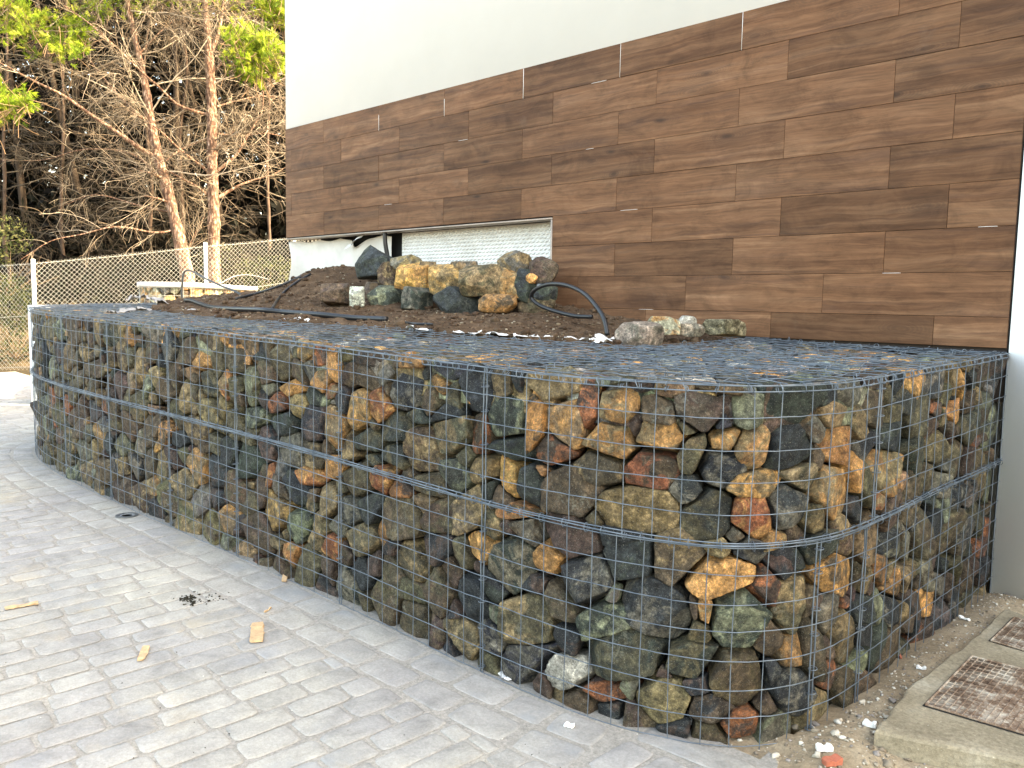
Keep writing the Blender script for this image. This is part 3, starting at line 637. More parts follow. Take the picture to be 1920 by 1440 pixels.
# kerb course to the right of the corner
kx = .10
while kx < 3.2:
    L = .40; th = math.atan2(kerb_y(kx+L)-kerb_y(kx), L); paver(kx+L/2+.03, kerb_y(kx+L/2)-.07, th, L-.008, .115); kx += L
pv.sort(key=lambda t: np.linalg.norm(t[0]-C)+ (0 if -60 < proj(t[0])[0] < 1980 and (t[0]-C)@FF > .5 and proj(t[0])[1] < 1500 else 100))
pr = MB()
for i, (o_, V, Fs, tn) in enumerate(pv):
    if i < 300: mk('paver', V, Fs, M['paver'], drive, False, col=(tn,)*3, origin=o_)
    else: pr.add(V, Fs, np.array([tn]*3))
pr.build('paver', M['paver'], drive, False, kind='stuff'); print('pavers', len(pv))
# sandy dirt on the right of the corner
def dirtz(X, Y):
    P = np.stack([X.ravel(), Y.ravel(), 0*X.ravel()], -1); d = wob(P, 5, 0)*.010+wob(P, 16, 1)*.006+wob(P, 45, 2)*.003
    heap = .035*np.exp(-((X-.70)/.12)**2)*(Y < 0)
    return G(X, Y)+.006+d.reshape(X.shape)+heap-.03*np.clip((Y+1.9)/-.25, 0, 1)
grid('dirt', .30, 3.4, -2.3, .3, .022, dirtz, M['sand'], keep=lambda x, y: (y > kerb_y(x)-.01) & ~((x < .52) & (y > -1.9)), kind='structure')
grid('dirt_yard', 3.4, 9, -2.2, .0, .2, lambda X, Y: G(X, Y)+.0, M['sand'], kind='structure')

# ------------------------------------------------------------------ the building
WL, WR_ = -6.03, .60; Z0 = 3.15; RH = .2175; TW = .8877; RB = Z0-5.05*RH
house = empty('building', (-1.5, .1, 1.2), label='tall white rendered building clad low down with wood look tiles', cat='building')
b = MB(); b.box((WL+.004, .004, Z0), (14, .25, 10)); b.build('white_wall', M['white'], house)
b = MB(); b.box((WR_+.012, -.006, -.3), (14, .25, Z0-.003)); b.build('white_wall', M['white'], house)
b = MB(); b.box((WL+.004, .012, RB), (WR_, .25, Z0-.004)); b.box((-2.35, .012, 1.0), (WR_, .25, RB-.001)); b.build('backing_wall', M['backing'], house)
b = MB(); b.box((WL+.35, .19, .2), (-2.351, .25, RB-.002)); b.build('cavity_back', M['black'], house)  # back of the open slot in flat near-black
b = MB(); b.box((-1.5, .251, -.3), (14, 3.0, 9.9)); b.build('rear_wing', M['white'], house)
b = MB(); b.box((WR_-.002, .02, -.3), (WR_+.011, .05, Z0)); b.build('tile_joint', M['black'], house)
tile_cache = {}
def tile(x0, x1, z0, z1):
    g = .0008; x0, x1, z0, z1 = x0+g, x1-g, z0+g, z1-g; key = (round(x1-x0, 3), round(z1-z0, 3))
    if key not in tile_cache:
        w_, h_ = (x1-x0)/2, (z1-z0)/2; e = .0015; V = []
        for yy, ee in ((.010, 0), (-.0005, 0), (-.002, e)): V += [(-w_+ee, yy, -h_+ee), (w_-ee, yy, -h_+ee), (w_-ee, yy, h_-ee), (-w_+ee, yy, h_-ee)]
        Fs = [(8, 9, 10, 11)]
        for r_ in (0, 4): Fs += [(r_+i, r_+(i+1) % 4, r_+4+(i+1) % 4, r_+4+i) for i in range(4)]
        me = bpy.data.meshes.new('tile'); me.from_pydata(V, [], Fs); me.materials.append(M['wood']); tile_cache[key] = me
    o = bpy.data.objects.new('tile', tile_cache[key]); COL.objects.link(o); o.location = ((x0+x1)/2, rng.normal()*.0006, (z0+z1)/2)
    o.rotation_euler = (rng.normal()*.0015, 0, rng.normal()*.0006)
    o.parent = house; o.matrix_parent_inverse = Matrix.Translation(-house.location)
offs = [0, -1/3, 0, -1/3, 0, -1/3, 0, .36, -.30]
for r in range(9):
    zt = Z0-r*RH; zb = zt-RH if r < 8 else 1.262
    ed = sorted([-(k+offs[r])*TW for k in range(-3, 12)])
    left = WL if r < 5 else -2.345
    for a, b_ in zip(ed[:-1], ed[1:]):
        x0, x1 = max(a, left), min(b_, WR_)
        if WR_-x1 < .08: x1 = WR_
        if x1-x0 < .06: continue
        tile(x0, x1, zb, zt)
# sealant smears in the joints
gm = MB()
for r in range(1, 9):
    zt = Z0-r*RH
    for _ in range(1):
        x0 = rng.uniform(WL if r < 5 else -2.3, WR_-.2); L = rng.uniform(.03, .14)
        if r >= 6: x0 = rng.choice([WR_-.16, rng.uniform(-2.3, WR_-.2)])
        gm.box((x0, -.0028, zt-.0007), (min(x0+L, WR_-.002), .004, zt+.0007))
for k in range(1, 6): gm.box((-k*TW-.0008, -.0030, Z0-RH), (-k*TW+.0009, .004, Z0-.002-(0 if k < 4 else .08)))
gm.build('joint_filler', M['white'], house, kind='stuff')
b = MB(); b.box((WL, -.010, RB-.012), (-2.345, .10, RB)); b.box((-2.357, -.008, 1.30), (-2.346, .19, RB-.013)); b.build('edge_trim', M['trim'], house)
b = MB(); b.box((-2.345, -.02, 1.225), (WR_, .05, 1.250)); b.build('shade_strip', M['black'], house)  # solid near-black strip that paints shade below the tiles
# recess: dimpled membrane on the right, plastic sheet on the left, dark slot and a strip of sheathing between
xm = at_y(752, 440, .12)[0]; xp = at_y(735, 440, .12)[0]; xl = at_y(560, 480, .12)[0]
def sheet(name, x0, x1, z0, z1, y, mat, amp, nx=60, nz=24, fn=None, **k):
    X, Z = np.meshgrid(np.linspace(x0, x1, nx), np.linspace(z0, z1, nz), indexing='ij'); Pq = np.stack([X.ravel(), 0*X.ravel(), Z.ravel()], -1); Y = y+(amp*(wob(Pq, 3.0, 0)+.4*wob(Pq, 9, 1))).reshape(X.shape)
    if fn is not None: X, Y, Z = fn(X, Y, Z)
    idx = np.arange(nx*nz).reshape(nx, nz); Fq = np.stack([idx[:-1, :-1], idx[1:, :-1], idx[1:, 1:], idx[:-1, 1:]], -1).reshape(-1, 4)
    return mk(name, np.stack([X, Y, Z], -1).reshape(-1, 3), Fq, mat, house, True, **k)
sheet('membrane', xm, -2.36, 1.1, RB-.014, .13, M['membrane'], .004)
def torn(X, Y, Z):
    e = np.clip((xl+.25-X)/.25, 0, 1); Y = Y-.10*e**2; X = X-.05*e*np.sin(Z*13)*.6
    # the top edge hangs down in a torn V
    t = np.exp(-((X-at_y(672, 455, .1)[0])/.09)**2); top = RB-.02-.10*t-.02*np.abs(np.sin(X*9)); Z2 = np.minimum(Z, top); Y = Y-.07*t*np.clip((Z-(RB-.3))/.3, 0, 1)
    return X, Y, Z2
sheet('plastic_sheet', xl, xp-.01, 1.1, RB-.016, .12, M['sheet'], .010, 90, 40, torn)
Xf, Zf = np.meshgrid(np.linspace(0, 1, 14), np.linspace(0, 1, 8), indexing='ij')
xf_ = at_y(655, 455, .08)[0]; px_ = xf_+.27*Xf; pz_ = RB-.12+.10*Xf+(.05*(1-Zf)-.02)*(1-.3*Xf); py_ = .07-.05*Zf+.02*np.sin(Xf*7)
idx = np.arange(14*8).reshape(14, 8); Fq = np.stack([idx[:-1, :-1], idx[1:, :-1], idx[1:, 1:], idx[:-1, 1:]], -1).reshape(-1, 4)
mk('sheet_fold', np.stack([px_, py_, pz_], -1).reshape(-1, 3), Fq, M['fabric'], house, True)
hose('cable_sleeve', [(xp+.02, .03, RB+.05), (xp+.02, .03, RB-.1), (xp+.035, .06, RB-.3), (xp+.02, .08, RB-.5), (xp+.02, .09, 1.5)], .020, M['hose'], house)

# ------------------------------------------------------------------ soil bed behind the gabion
def soilz(X, Y):
    P = np.stack([X.ravel(), Y.ravel(), 0*X.ravel()], -1)
    n = (.022*wob(P, 3, 0)+.014*wob(P, 8, 1)+.008*wob(P, 22, 2)+.006*wob(P, 50, 0)).reshape(X.shape)
    mound = .30*np.exp(-(np.abs((X+4.95)/np.where(X < -4.95, .62, .95)))**2.0)*np.exp(-(np.clip((-Y-.12)/.58, 0, 9))**1.7)
    mound += .05*np.exp(-((X+6.1)/.6)**2)*np.exp(-((Y+.35)/.5)**2)
    bank = .16*np.exp(-((X+3.2)/1.2)**2)*np.clip(1+Y/.30, 0, 1)
    z = T(X, Y)+.012+.045*np.clip((Y+1.5)/1.1, 0, 1)*np.clip((-X-1.5)/.8, -.6, 1)+mound+bank+n
    ins = inpoly(X, Y, SOILPOLY)
    far = np.clip((-X-6.35)/1.2, 0, 1); z = z-far*.30
    return np.where(ins | (X < -6.1), z, T(X, Y)-.11)
SOILPOLY = np.concatenate([INN[:-1]+np.array([0, .0]), np.array([(-7.6, -1.0), (-7.6, 2.0), (-.8, 2.0)])])
soil = grid('soil', -7.5, -.70, -1.95, .18, .018, soilz, M['soil'], keep=lambda x, y: ((y < .0) | (x < -2.36)) & ((x < -6.05) | (inpoly(x, y, SOILPOLY)) | (T(x, y) > 0) & (np.array([0]) == 0) & inpoly(x, y, TOPPOLY) & (y > -99)) & ~((x < -6.05) & (y < -1.0)), kind='structure')
grid('soil_slope', -7.5, -6.06, .18, 1.6, .05, soilz, M['soil'], kind='structure')
def soil_pt(px, py, dz=0.0):
    d = ray(px, py); ts = np.arange(2.5, 11, .004); W = C+ts[:, None]*d; z = soilz(W[:, 0], W[:, 1])+dz; ok = (W[:, 2] < z) & (W[:, 1] < .12) & (inpoly(W[:, 0], W[:, 1], SOILPOLY))
    i = np.where(ok)[0]; return W[i[0]] if len(i) else None
def scatter(name, n, sampler, sizes, cols, parent=None, mat='debris', sub=0, **k):
    V0, F0 = ICO[sub]; mb = MB()
    for _ in range(n):
        p = sampler()
        if p is None: continue
        s = rng.uniform(*sizes)*rng.uniform(.4, 1.0); V = V0*rng.uniform(.5, 1.2, (len(V0), 1))*np.array([1, rng.uniform(.5, 1), rng.uniform(.35, .8)])*s
        a = rng.uniform(0, 6.28); Rz = np.array([[math.cos(a), -math.sin(a), 0], [math.sin(a), math.cos(a), 0], [0, 0, 1]])
        c = np.array(random.choice(cols))*rng.uniform(.75, 1.2); mb.add(V@Rz.T+p+np.array([0, 0, s*.25]), F0, c)
    return mb.build(name, M[mat], parent, **k)
def ss():
    x, y = rng.uniform(-7.3, -.72), rng.uniform(-1.85, -.02)
    if not inpoly(np.array(x), np.array(y), SOILPOLY): return None
    return np.array([x, y, float(soilz(np.array([[x]]), np.array([[y]]))[0, 0])])
SOC = [(.07, .042, .027)]*5+[(.10, .065, .042)]*3+[(.30, .25, .19), (.20, .145, .095), (.13, .09, .06), (.13, .09, .06)]
scatter('soil_crumbs', 5600, ss, (.006, .018), SOC, soil, kind='stuff'); scatter('soil_clods', 420, ss, (.02, .042), SOC[:8], soil, sub=1, kind='stuff')

# ------------------------------------------------------------------ loose rocks
def rock(cx, cy, w_, h_, k, Y, label, group=None, tilt=0, depth=1.0, sub=4, org=(540, 380), sc=3.692, name='rock', cat='rock', sharp=55, kk=None):
    px, py = org[0]+cx/sc, org[1]+cy/sc; c = at_y(px, py, Y); zc = (c-C)@FF; pm = zc/F_PX
    W, H = w_/sc*pm/2, h_/sc*pm/2; D = (W+H)/2*depth
    ax = RR.copy(); ax[2] = 0; ax /= np.linalg.norm(ax); up = np.array([0, 0, 1.]); fw = np.cross(up, ax)     # fw points away from viewer side
    N = []; Hh = []
    blk = any(t in label for t in ('block', 'slab', 'squared', 'wedge')); ns = 7; a0 = rng.uniform(0, 6.28)
    if blk: ns = 4; a0 = math.pi/4*0+rng.normal()*.12
    for q in range(ns):
        a = a0+q*2*np.pi/ns+rng.normal()*.2; n = np.array([math.cos(a), math.sin(a)]); t = math.radians(tilt); R2 = np.array([[math.cos(t), -math.sin(t)], [math.sin(t), math.cos(t)]])
        sup = math.sqrt(((R2@n)[0]*W)**2+((R2@n)[1]*H)**2); N.append((n[0], n[1], rng.normal()*.22)); Hh.append(sup*rng.uniform(.94, 1.08)*1.04)
    for n, s in (((0, 1), H), ((0, -1), H), ((1, 0), W), ((-1, 0), W)):
        if tilt == 0: N.append((*n, rng.normal()*.1)); Hh.append(s*1.0)
    for sg in (1, -1):
        N.append((rng.normal()*.15, rng.normal()*.15, sg)); Hh.append(D)
        for q in range(3): a = rng.uniform(0, 6.28); t = rng.uniform(.5, 1.1); N.append((math.cos(a)*t, math.sin(a)*t, sg)); Hh.append(D+t*min(W, H)*rng.uniform(.25, .6))
    N = np.array(N); Hh = np.array(Hh); Dd, Fc = ICO[sub]; Q = Dd*np.array([W, H, D]); P = Q*facet_radius(Q, N, Hh, sharp)[:, None]; o_ = rng.uniform(-9, 9, 3)
    P = P*(1+.05*(wob(P+o_, 16, 0)*.6+wob(P+o_, 50, 1)*.3))[:, None]
    V = c+P[:, :1]*ax+P[:, 1:2]*up+P[:, 2:3]*(-fw); c1, c2 = col_of(k)
    if kk: c2 = col_of(kk)[1]*0+np.array(PAL[kk])
    o = mk(name, V, np.ascontiguousarray(flipfix(V, Fc)), M['stone'], None, True, col=c1*1.45, col2=c2*1.35, origin=c); tag(o, label, cat, group); return o
GP = 'rocks stacked on the soil in front of the white membrane'
RK = [(595,430,215,150,'K','blue grey rounded boulder at the upper left end of the rock pile',-.30,-10,'G'),
 (820,418,205,85,'T','pale flat rounded rock lying on top of the pile left of centre',-.30,0,'S'),
 (700,510,150,175,'B','brown upright rock below the blue grey boulder in the upper course',-.30,0,'T'),
 (870,525,215,140,'H','bright ochre block in the upper course under the pale flat rock',-.36,8,'O'),
 (965,455,110,85,'B','small brown rock wedged above the bright ochre block',-.28,0,'T'),
 (1090,535,205,200,'O','tall ochre wedge shaped rock in the middle of the upper course',-.36,0,'T'),
 (1210,440,185,62,'T','thin flat pale slab on top of the middle of the pile',-.30,0,'S'),
 (1345,540,300,200,'T','largest olive tan block of the upper course, right of the tall ochre rock',-.34,0,'Y'),
 (1570,425,205,135,'S','pale rounded rock perched highest at the right of the pile',-.26,-12,'T'),
 (1770,475,185,155,'M','grey brown round rock at the top right against the wood tiles',-.20,0,'B'),
 (1540,560,105,165,'O','tan pointed stone leaning against the dark green wedge',-.34,-18,'T'),
 (1640,575,140,215,'G','dark green pointed wedge standing upright at the right of the pile',-.28,0,'K'),
 (1685,525,75,62,'H','smallest ochre pebble tucked between the grey rocks on the right',-.30,0,'O'),
 (340,632,200,135,'B','weathered brown block lying on the soil at the far left of the pile',-.74,0,'M'),
 (480,652,90,130,'W','pale squared stone block standing beside the weathered brown block',-.72,0,'S'),
 (585,645,105,170,'M','rusty brown upright rock between the pale block and the green rock',-.42,0,'B'),
 (690,662,215,145,'G','mottled green rock at the left of the bottom course',-.44,12,'L'),
 (898,670,200,155,'G','squared grey green block in the bottom course under the ochre block',-.42,0,'S'),
 (1190,700,320,130,'G','long dark green pointed boulder in the middle of the bottom course',-.42,10,'K'),
 (1450,697,240,118,'O','reddish tan angular rock at the bottom, right of the dark green boulder',-.42,0,'B'),
 (1785,630,150,115,'G','dark grey green rock under the round rock beside the wood tiles',-.24,0,'K'),
 (1720,712,235,90,'B','low brown rock half buried at the bottom right of the pile',-.26,0,'Y')]
for cx_, cy_, w_, h_, k, lb, Y, tl, kk in RK: rock(cx_, cy_, w_*1.10, h_*1.10, k, Y, lb, GP, tl, depth=.95, kk=kk)
GL = 'loose rocks on the soil by the wood tiles'
for cx_, cy_, w_, h_, k, lb, Y, kk in [(960,690,345,165,'P','large flat pinkish brown rock with pale scuffs at the right end of the soil',-.86,'S'), (1120,630,230,125,'Q','tan rock with a shaded underside behind the pinkish flat rock',-.55,'O'),
  (1290,605,130,85,'W','knobbly white quartz lump on top of the brown stone',-.40,'W'), (1310,660,190,90,'P','low dusty brown stone under the white quartz lump',-.42,'S'), (1545,642,340,110,'Q','long mossy tan rock lying beside the wood tiles, rightmost on the soil',-.20,'Y')]:
    rock(cx_, cy_, w_, h_, k, Y, lb, GL, 0, .8, org=(940, 440), kk=kk)

# ------------------------------------------------------------------ hoses
def hp(pts, lift=.0):
    out = []
    for q in pts:
        if len(q) == 3: out.append(at_d(*q)); continue
        p = soil_pt(*q)
        if p is None: p = at_y(q[0], q[1], -.5)
        out.append(p+np.array([0, 0, lift]))
    return out
e0 = soil_pt(1112, 592); tip = soil_pt(1138, 622)
yA = -.62
hose('hose', [at_y(1110, 594, -.45), at_y(1075, 592, -.45), at_y(1030, 580, -.45), at_y(1005, 568, -.46), at_y(996, 555, -.47), at_y(1005, 542, -.50), at_y(1030, 533, -.54), at_y(1062, 535, -.60), at_y(1095, 550, -.68), at_y(1120, 577, -.74), at_y(1133, 600, -.78), at_y(1139, 628, -.80)],
    .0135, M['hose'], label='thick black hose looping up out of the soil beside the rock pile', cat='hose', group='black irrigation hoses')
def lay(pts, r, lb, close=.0):
    P = hp(pts, r*.8); hose('hose', P, r, M['hose'], label=lb, cat='hose', group='black irrigation hoses')
lay([(348,566),(360,567),(376,573),(400,580),(440,583),(490,585),(530,589),(600,594),(660,600),(725,603)], .019, 'long thick black hose lying along the front of the soil bed')
lay([(442,562),(480,552),(515,541),(545,529),(565,520)], .011, 'thin black hose end lying on the slope of the soil mound')
lay([(510,582),(520,565),(535,548),(555,532),(582,516)], .012, 'black hose branching up the soil mound from the long hose')
lay([(758,606),(780,609),(812,610)], .008, 'short black hose end half buried in the soil')
D0 = 9.0
hose('hose', [at_d(342, 566, 8.9), at_d(341, 545, 8.9), at_d(343, 520, 8.9), at_d(347, 509, 8.9), at_d(358, 508, 8.8), at_d(385, 522, 8.5), at_d(410, 534, 8.3), at_d(438, 545, 8.1), at_d(452, 553, 8.0)], .012, M['hose'], label='thin black hose arching in front of the far gabion', cat='hose', group='black irrigation hoses')
hose('hose', [at_d(410, 533, 9.6), at_d(440, 518, 9.8), at_d(470, 516, 10), at_d(505, 524, 10.2)], .006, M['steel'], label='thin dark pipe arching above the sunlit far gabion', cat='hose')

# ------------------------------------------------------------------ geotextile scraps
def ribbon(name, pts, wd, mat, label, lift=.012, crumple=.012, cat='fabric', rows=7, n=10):
    P = smooth_path(pts, n); K = len(P); t = np.gradient(P, axis=0); sd_ = np.cross(t, [0, 0, 1.]); sd_ /= np.linalg.norm(sd_, axis=1, keepdims=True)+1e-9
    q = np.linspace(-.5, .5, rows); wv = wd*(1+.35*np.sin(np.arange(K)*.9)+.2*np.sin(np.arange(K)*2.3)); V = P[:, None]+sd_[:, None]*q[None, :, None]*wv[:, None, None]
    z = crumple*(wob(V.reshape(-1, 3), 30, 0)+.6*wob(V.reshape(-1, 3), 70, 1)).reshape(K, rows); V[..., 2] += lift+np.abs(z)*1.2
    V[..., 0] += z*.5; idx = np.arange(K*rows).reshape(K, rows); Fq = np.stack([idx[:-1, :-1], idx[1:, :-1], idx[1:, 1:], idx[:-1, 1:]], -1).reshape(-1, 4)
    return mk(name, V.reshape(-1, 3), Fq, mat, None, True, label=label, cat=cat)
TT = lambda px, py: on(px, py, T, .0)
ribbon('geotextile', [TT(752, 617), TT(780, 621), TT(805, 625)], .07, M['fabric'], 'short crumpled white fabric scrap left along the mesh edge')
ribbon('geotextile', [TT(850, 629), TT(900, 631), TT(960, 634), TT(1010, 637), TT(1060, 641), TT(1100, 645)], .10, M['fabric'], 'long white geotextile strip showing between soil and top mesh')
ribbon('geotextile', [TT(1118, 648), TT(1130, 640), TT(1142, 648)], .05, M['fabric'], 'small folded white fabric flap at the foot of the looped hose', crumple=.02)
ribbon('geotextile', [TT(540, 604), TT(555, 603), TT(575, 607)], .06, M['fabric'], 'tiny white fabric tuft on the mesh below the soil mound', crumple=.015)
ribbon('rag', [at_d(240, 568, 7.6), at_d(260, 562, 7.6), at_d(282, 565, 7.5), at_d(305, 573, 7.3)], .09, M['grime'], 'dusty grey crumpled rag at the far end of the mesh', crumple=.035)
ribbon('rag', [TT(205, 590), TT(230, 589), TT(250, 584), TT(275, 586)], .10, M['grime'], 'flat torn grey cloth lying on the far top mesh', crumple=.014)
ribbon('rag', [TT(330, 583), TT(352, 583), TT(372, 590)], .10, M['grime'], 'frayed grey cloth edge at the tip of the soil', crumple=.016)

# ------------------------------------------------------------------ kerb wall and far gabion
def wallstrip(name, pts, th, z0f, z1, mat, **k):
    mb = MB()
    for a, b_ in zip(pts[:-1], pts[1:]):
        a, b_ = np.array(a, float), np.array(b_, float); d = (b_-a)/np.linalg.norm(b_-a); n = np.array([-d[1], d[0]])*th
        q = [a, b_, b_+n, a+n]; V = [(*p, z0f) for p in q]+[(*p, z1) for p in q]; mb.add(V, [(0,3,2,1),(4,5,6,7),(0,1,5,4),(1,2,6,5),(2,3,7,6),(3,0,4,7)])
    return mb.build(name, mat, None, **k)
A_ = at_d(52, 572, 9.3); B_ = at_d(200, 570, 9.3); C_ = at_d(338, 569, 9.0)
wallstrip('kerb_wall', [A_[:2], B_[:2], C_[:2]], .26, .0, float(A_[2]), M['white'], label='low white concrete wall behind the far end of the gabion', cat='wall'); bpy.data.objects['kerb_wall']['kind'] = 'thing'
g2 = empty('far_gabion', tuple(at_d(300, 560, 9.6)), label='small sunlit gabion box of pale rocks in front of the fence', cat='gabion')
Q = [np.array(at_d(262, 530, 10.6)[:2]), np.array(at_d(270, 530, 9.55)[:2]), np.array(at_d(352, 530, 9.5)[:2]), np.array(at_d(372, 530, 9.8)[:2]), np.array(at_d(480, 530, 12.2)[:2])]
zt2 = float(at_d(270, 537, 9.5)[2])
Pq = smooth_path(Q, 6); dq = np.r_[0, np.cumsum(np.linalg.norm(np.diff(Pq, axis=0), axis=1))]
def surf2(s, v, d=0.0):
    x = np.interp(s, dq, Pq[:, 0]); y = np.interp(s, dq, Pq[:, 1]); e = .05
    tx = np.interp(s+e, dq, Pq[:, 0])-np.interp(s-e, dq, Pq[:, 0]); ty = np.interp(s+e, dq, Pq[:, 1])-np.interp(s-e, dq, Pq[:, 1]); L = np.hypot(tx, ty)+1e-9
    return np.stack([x+ty/L*d, y-tx/L*d, zt2-1+v+0*x], -1)
C4, A4, K4 = pack([], (0.02, dq[-1], .45, 1.0, None), (.10, .08, .055, .035), (600, 1200, 1500, 1500), lambda c: random.choice('TTSOBWL'))
for i in range(len(C4)):
    P, Fc = stone_shape(i, C4, A4, [((0, 1), .995-C4[i][1])], 2, proud=-.01); V = surf2(C4[i][0]+P[:, 0], C4[i][1]+P[:, 1], P[:, 2]); c1, c2 = col_of(K4[i]); mk('stone', V, np.ascontiguousarray(flipfix(V, Fc)), M['stone'], g2, True, col=c1*1.3, col2=c2*1.2, origin=V.mean(0))
mb = MB(); s2 = np.linspace(0, dq[-1], 40); S_, V_ = np.meshgrid(s2, np.linspace(-.6, .93, 3), indexing='ij'); Pc = surf2(S_.ravel(), V_.ravel(), -.12); ii = (np.arange(39)[:, None]*3+np.arange(2)[None]); mb.add(Pc, np.stack([ii, ii+1, ii+4, ii+3], -1).reshape(-1, 4), np.array(PAL['K'])); mb.build('rubble_core', M['stone'], g2)
mb = MB()
for s_ in np.arange(0, dq[-1], .1): V, Fc = tubes(surf2(np.full(4, s_), np.linspace(.3, 1, 4), .008)[None], .0018, 4); mb.add(V, Fc)
for v_ in (.5, .6, .7, .8, .9, .99): V, Fc = tubes(surf2(s2, np.full(40, v_), .01)[None], .0018, 4); mb.add(V, Fc)
mb.build('mesh_panel', M['fence'], g2)
mb = MB(); nC = 30; sc_ = np.linspace(0, dq[-1]-.02, nC); o1 = surf2(sc_, np.full(nC, 1.0), .03); o2 = surf2(sc_, np.full(nC, 1.0), -.42); o3 = o1+[0, 0, .055]; o4 = o2+[0, 0, .055]
Vc = np.concatenate([o1, o2, o3, o4]); Fq = []
for i in range(nC-1): Fq += [(i, i+1, 2*nC+i+1, 2*nC+i), (2*nC+i, 2*nC+i+1, 3*nC+i+1, 3*nC+i), (nC+i+1, nC+i, 3*nC+i, 3*nC+i+1), (i+1, i, nC+i, nC+i+1)]
mb.add(Vc, Fq); mb.build('cap_slab', M['curb'], g2)

# ------------------------------------------------------------------ chain link fence
fence = empty('chain_link_fence', tuple(at_d(62, 690, 12.5)), label='white chain link fence on slim posts in front of the pines', cat='fence')
PT = [at_d(-260, 512, 13.2), at_d(62, 492, 12.5), at_d(385, 460, 14.0), at_d(552, 444, 15.0), at_d(760, 425, 16.2)]
for a, b_ in zip(PT[:-1], PT[1:]):
    H = 1.62; L = np.linalg.norm((b_-a)[:2]); e = (b_-a)/L; mb = MB(); st = .074; r = .0018; k = int(L/st)+1; nv = int(H/st)
    def pt(u, v): return a[None]+e[None]*u[:, None]+np.array([0, 0, 1.])*(v[:, None])
    starts = []; P0 = []; P1 = []
    for dr in (1, -1):
        for q in range(-nv, k+nv+1):
            u0, v0, u1, v1 = q*st, -H, q*st+dr*H, 0.0
            # clip to 0..L
            t0, t1 = 0.0, 1.0; du = u1-u0
            ta, tb = (0-u0)/du, (L-u0)/du; lo, hi = min(ta, tb), max(ta, tb); t0, t1 = max(0, lo), min(1, hi)
            if t1-t0 > .01: P0.append((u0+du*t0, v0+H*t0)); P1.append((u0+du*t1, v0+H*t1))
    P0, P1 = np.array(P0), np.array(P1); bulge = rng.normal(size=(len(P0), 3))*.006
    n3 = np.array([e[1], -e[0], 0]); A0, A1 = pt(P0[:, 0], P0[:, 1]), pt(P1[:, 0], P1[:, 1]); mid = (A0+A1)/2+bulge[:, :1]*n3; V, Fc = tubes(np.stack([A0, mid, A1], 1), r, 4); mb.add(V, Fc)
    for v_ in (-.02, -.8, -1.58):
        V, Fc = tubes(np.stack([a+[0, 0, v_], (a+b_)/2+[0, 0, v_-.015], b_+[0, 0, v_]])[None], .003, 4); mb.add(V, Fc)
    mb.build('mesh_panel', M['fence'], fence)
for p in PT: hose('post', [p+[0, 0, -1.9], p+[0, 0, -.9], p+[0, 0, .05]], .030, M['post'], fence, 10, 1)

# ------------------------------------------------------------------ trees
def grow(S, D, L, K=6, droop=0.0, wig=.15, up=0.0):
    N = len(S); P = np.empty((N, K, 3)); P[:, 0] = S; d = D/np.linalg.norm(D, axis=1, keepdims=True); st = (L/(K-1))[:, None]
    for k in range(1, K):
        d = d+rng.normal(size=(N, 3))*wig; d[:, 2] -= droop; d[:, 2] += up; d /= np.linalg.norm(d, axis=1, keepdims=True); P[:, k] = P[:, k-1]+d*st
    return P
def kids(P, n, t0, t1, Lr, spread=.9, **k):
    N, K, _ = P.shape; i = rng.integers(0, N, n); t = rng.uniform(t0, t1, n)*(K-1.001); a = t.astype(int); f = (t-a)[:, None]; S = P[i, a]*(1-f)+P[i, a+1]*f; tg = P[i, a+1]-P[i, a]; tg /= np.linalg.norm(tg, axis=1, keepdims=True)
    r = rng.normal(size=(n, 3)); r -= (r*tg).sum(1, keepdims=True)*tg; r /= np.linalg.norm(r, axis=1, keepdims=True)
    return grow(S, tg+r*spread, rng.uniform(*Lr, n), **k)
TWC = [(.28, .225, .17), (.19, .145, .105), (.36, .30, .235), (.12, .088, .064)]
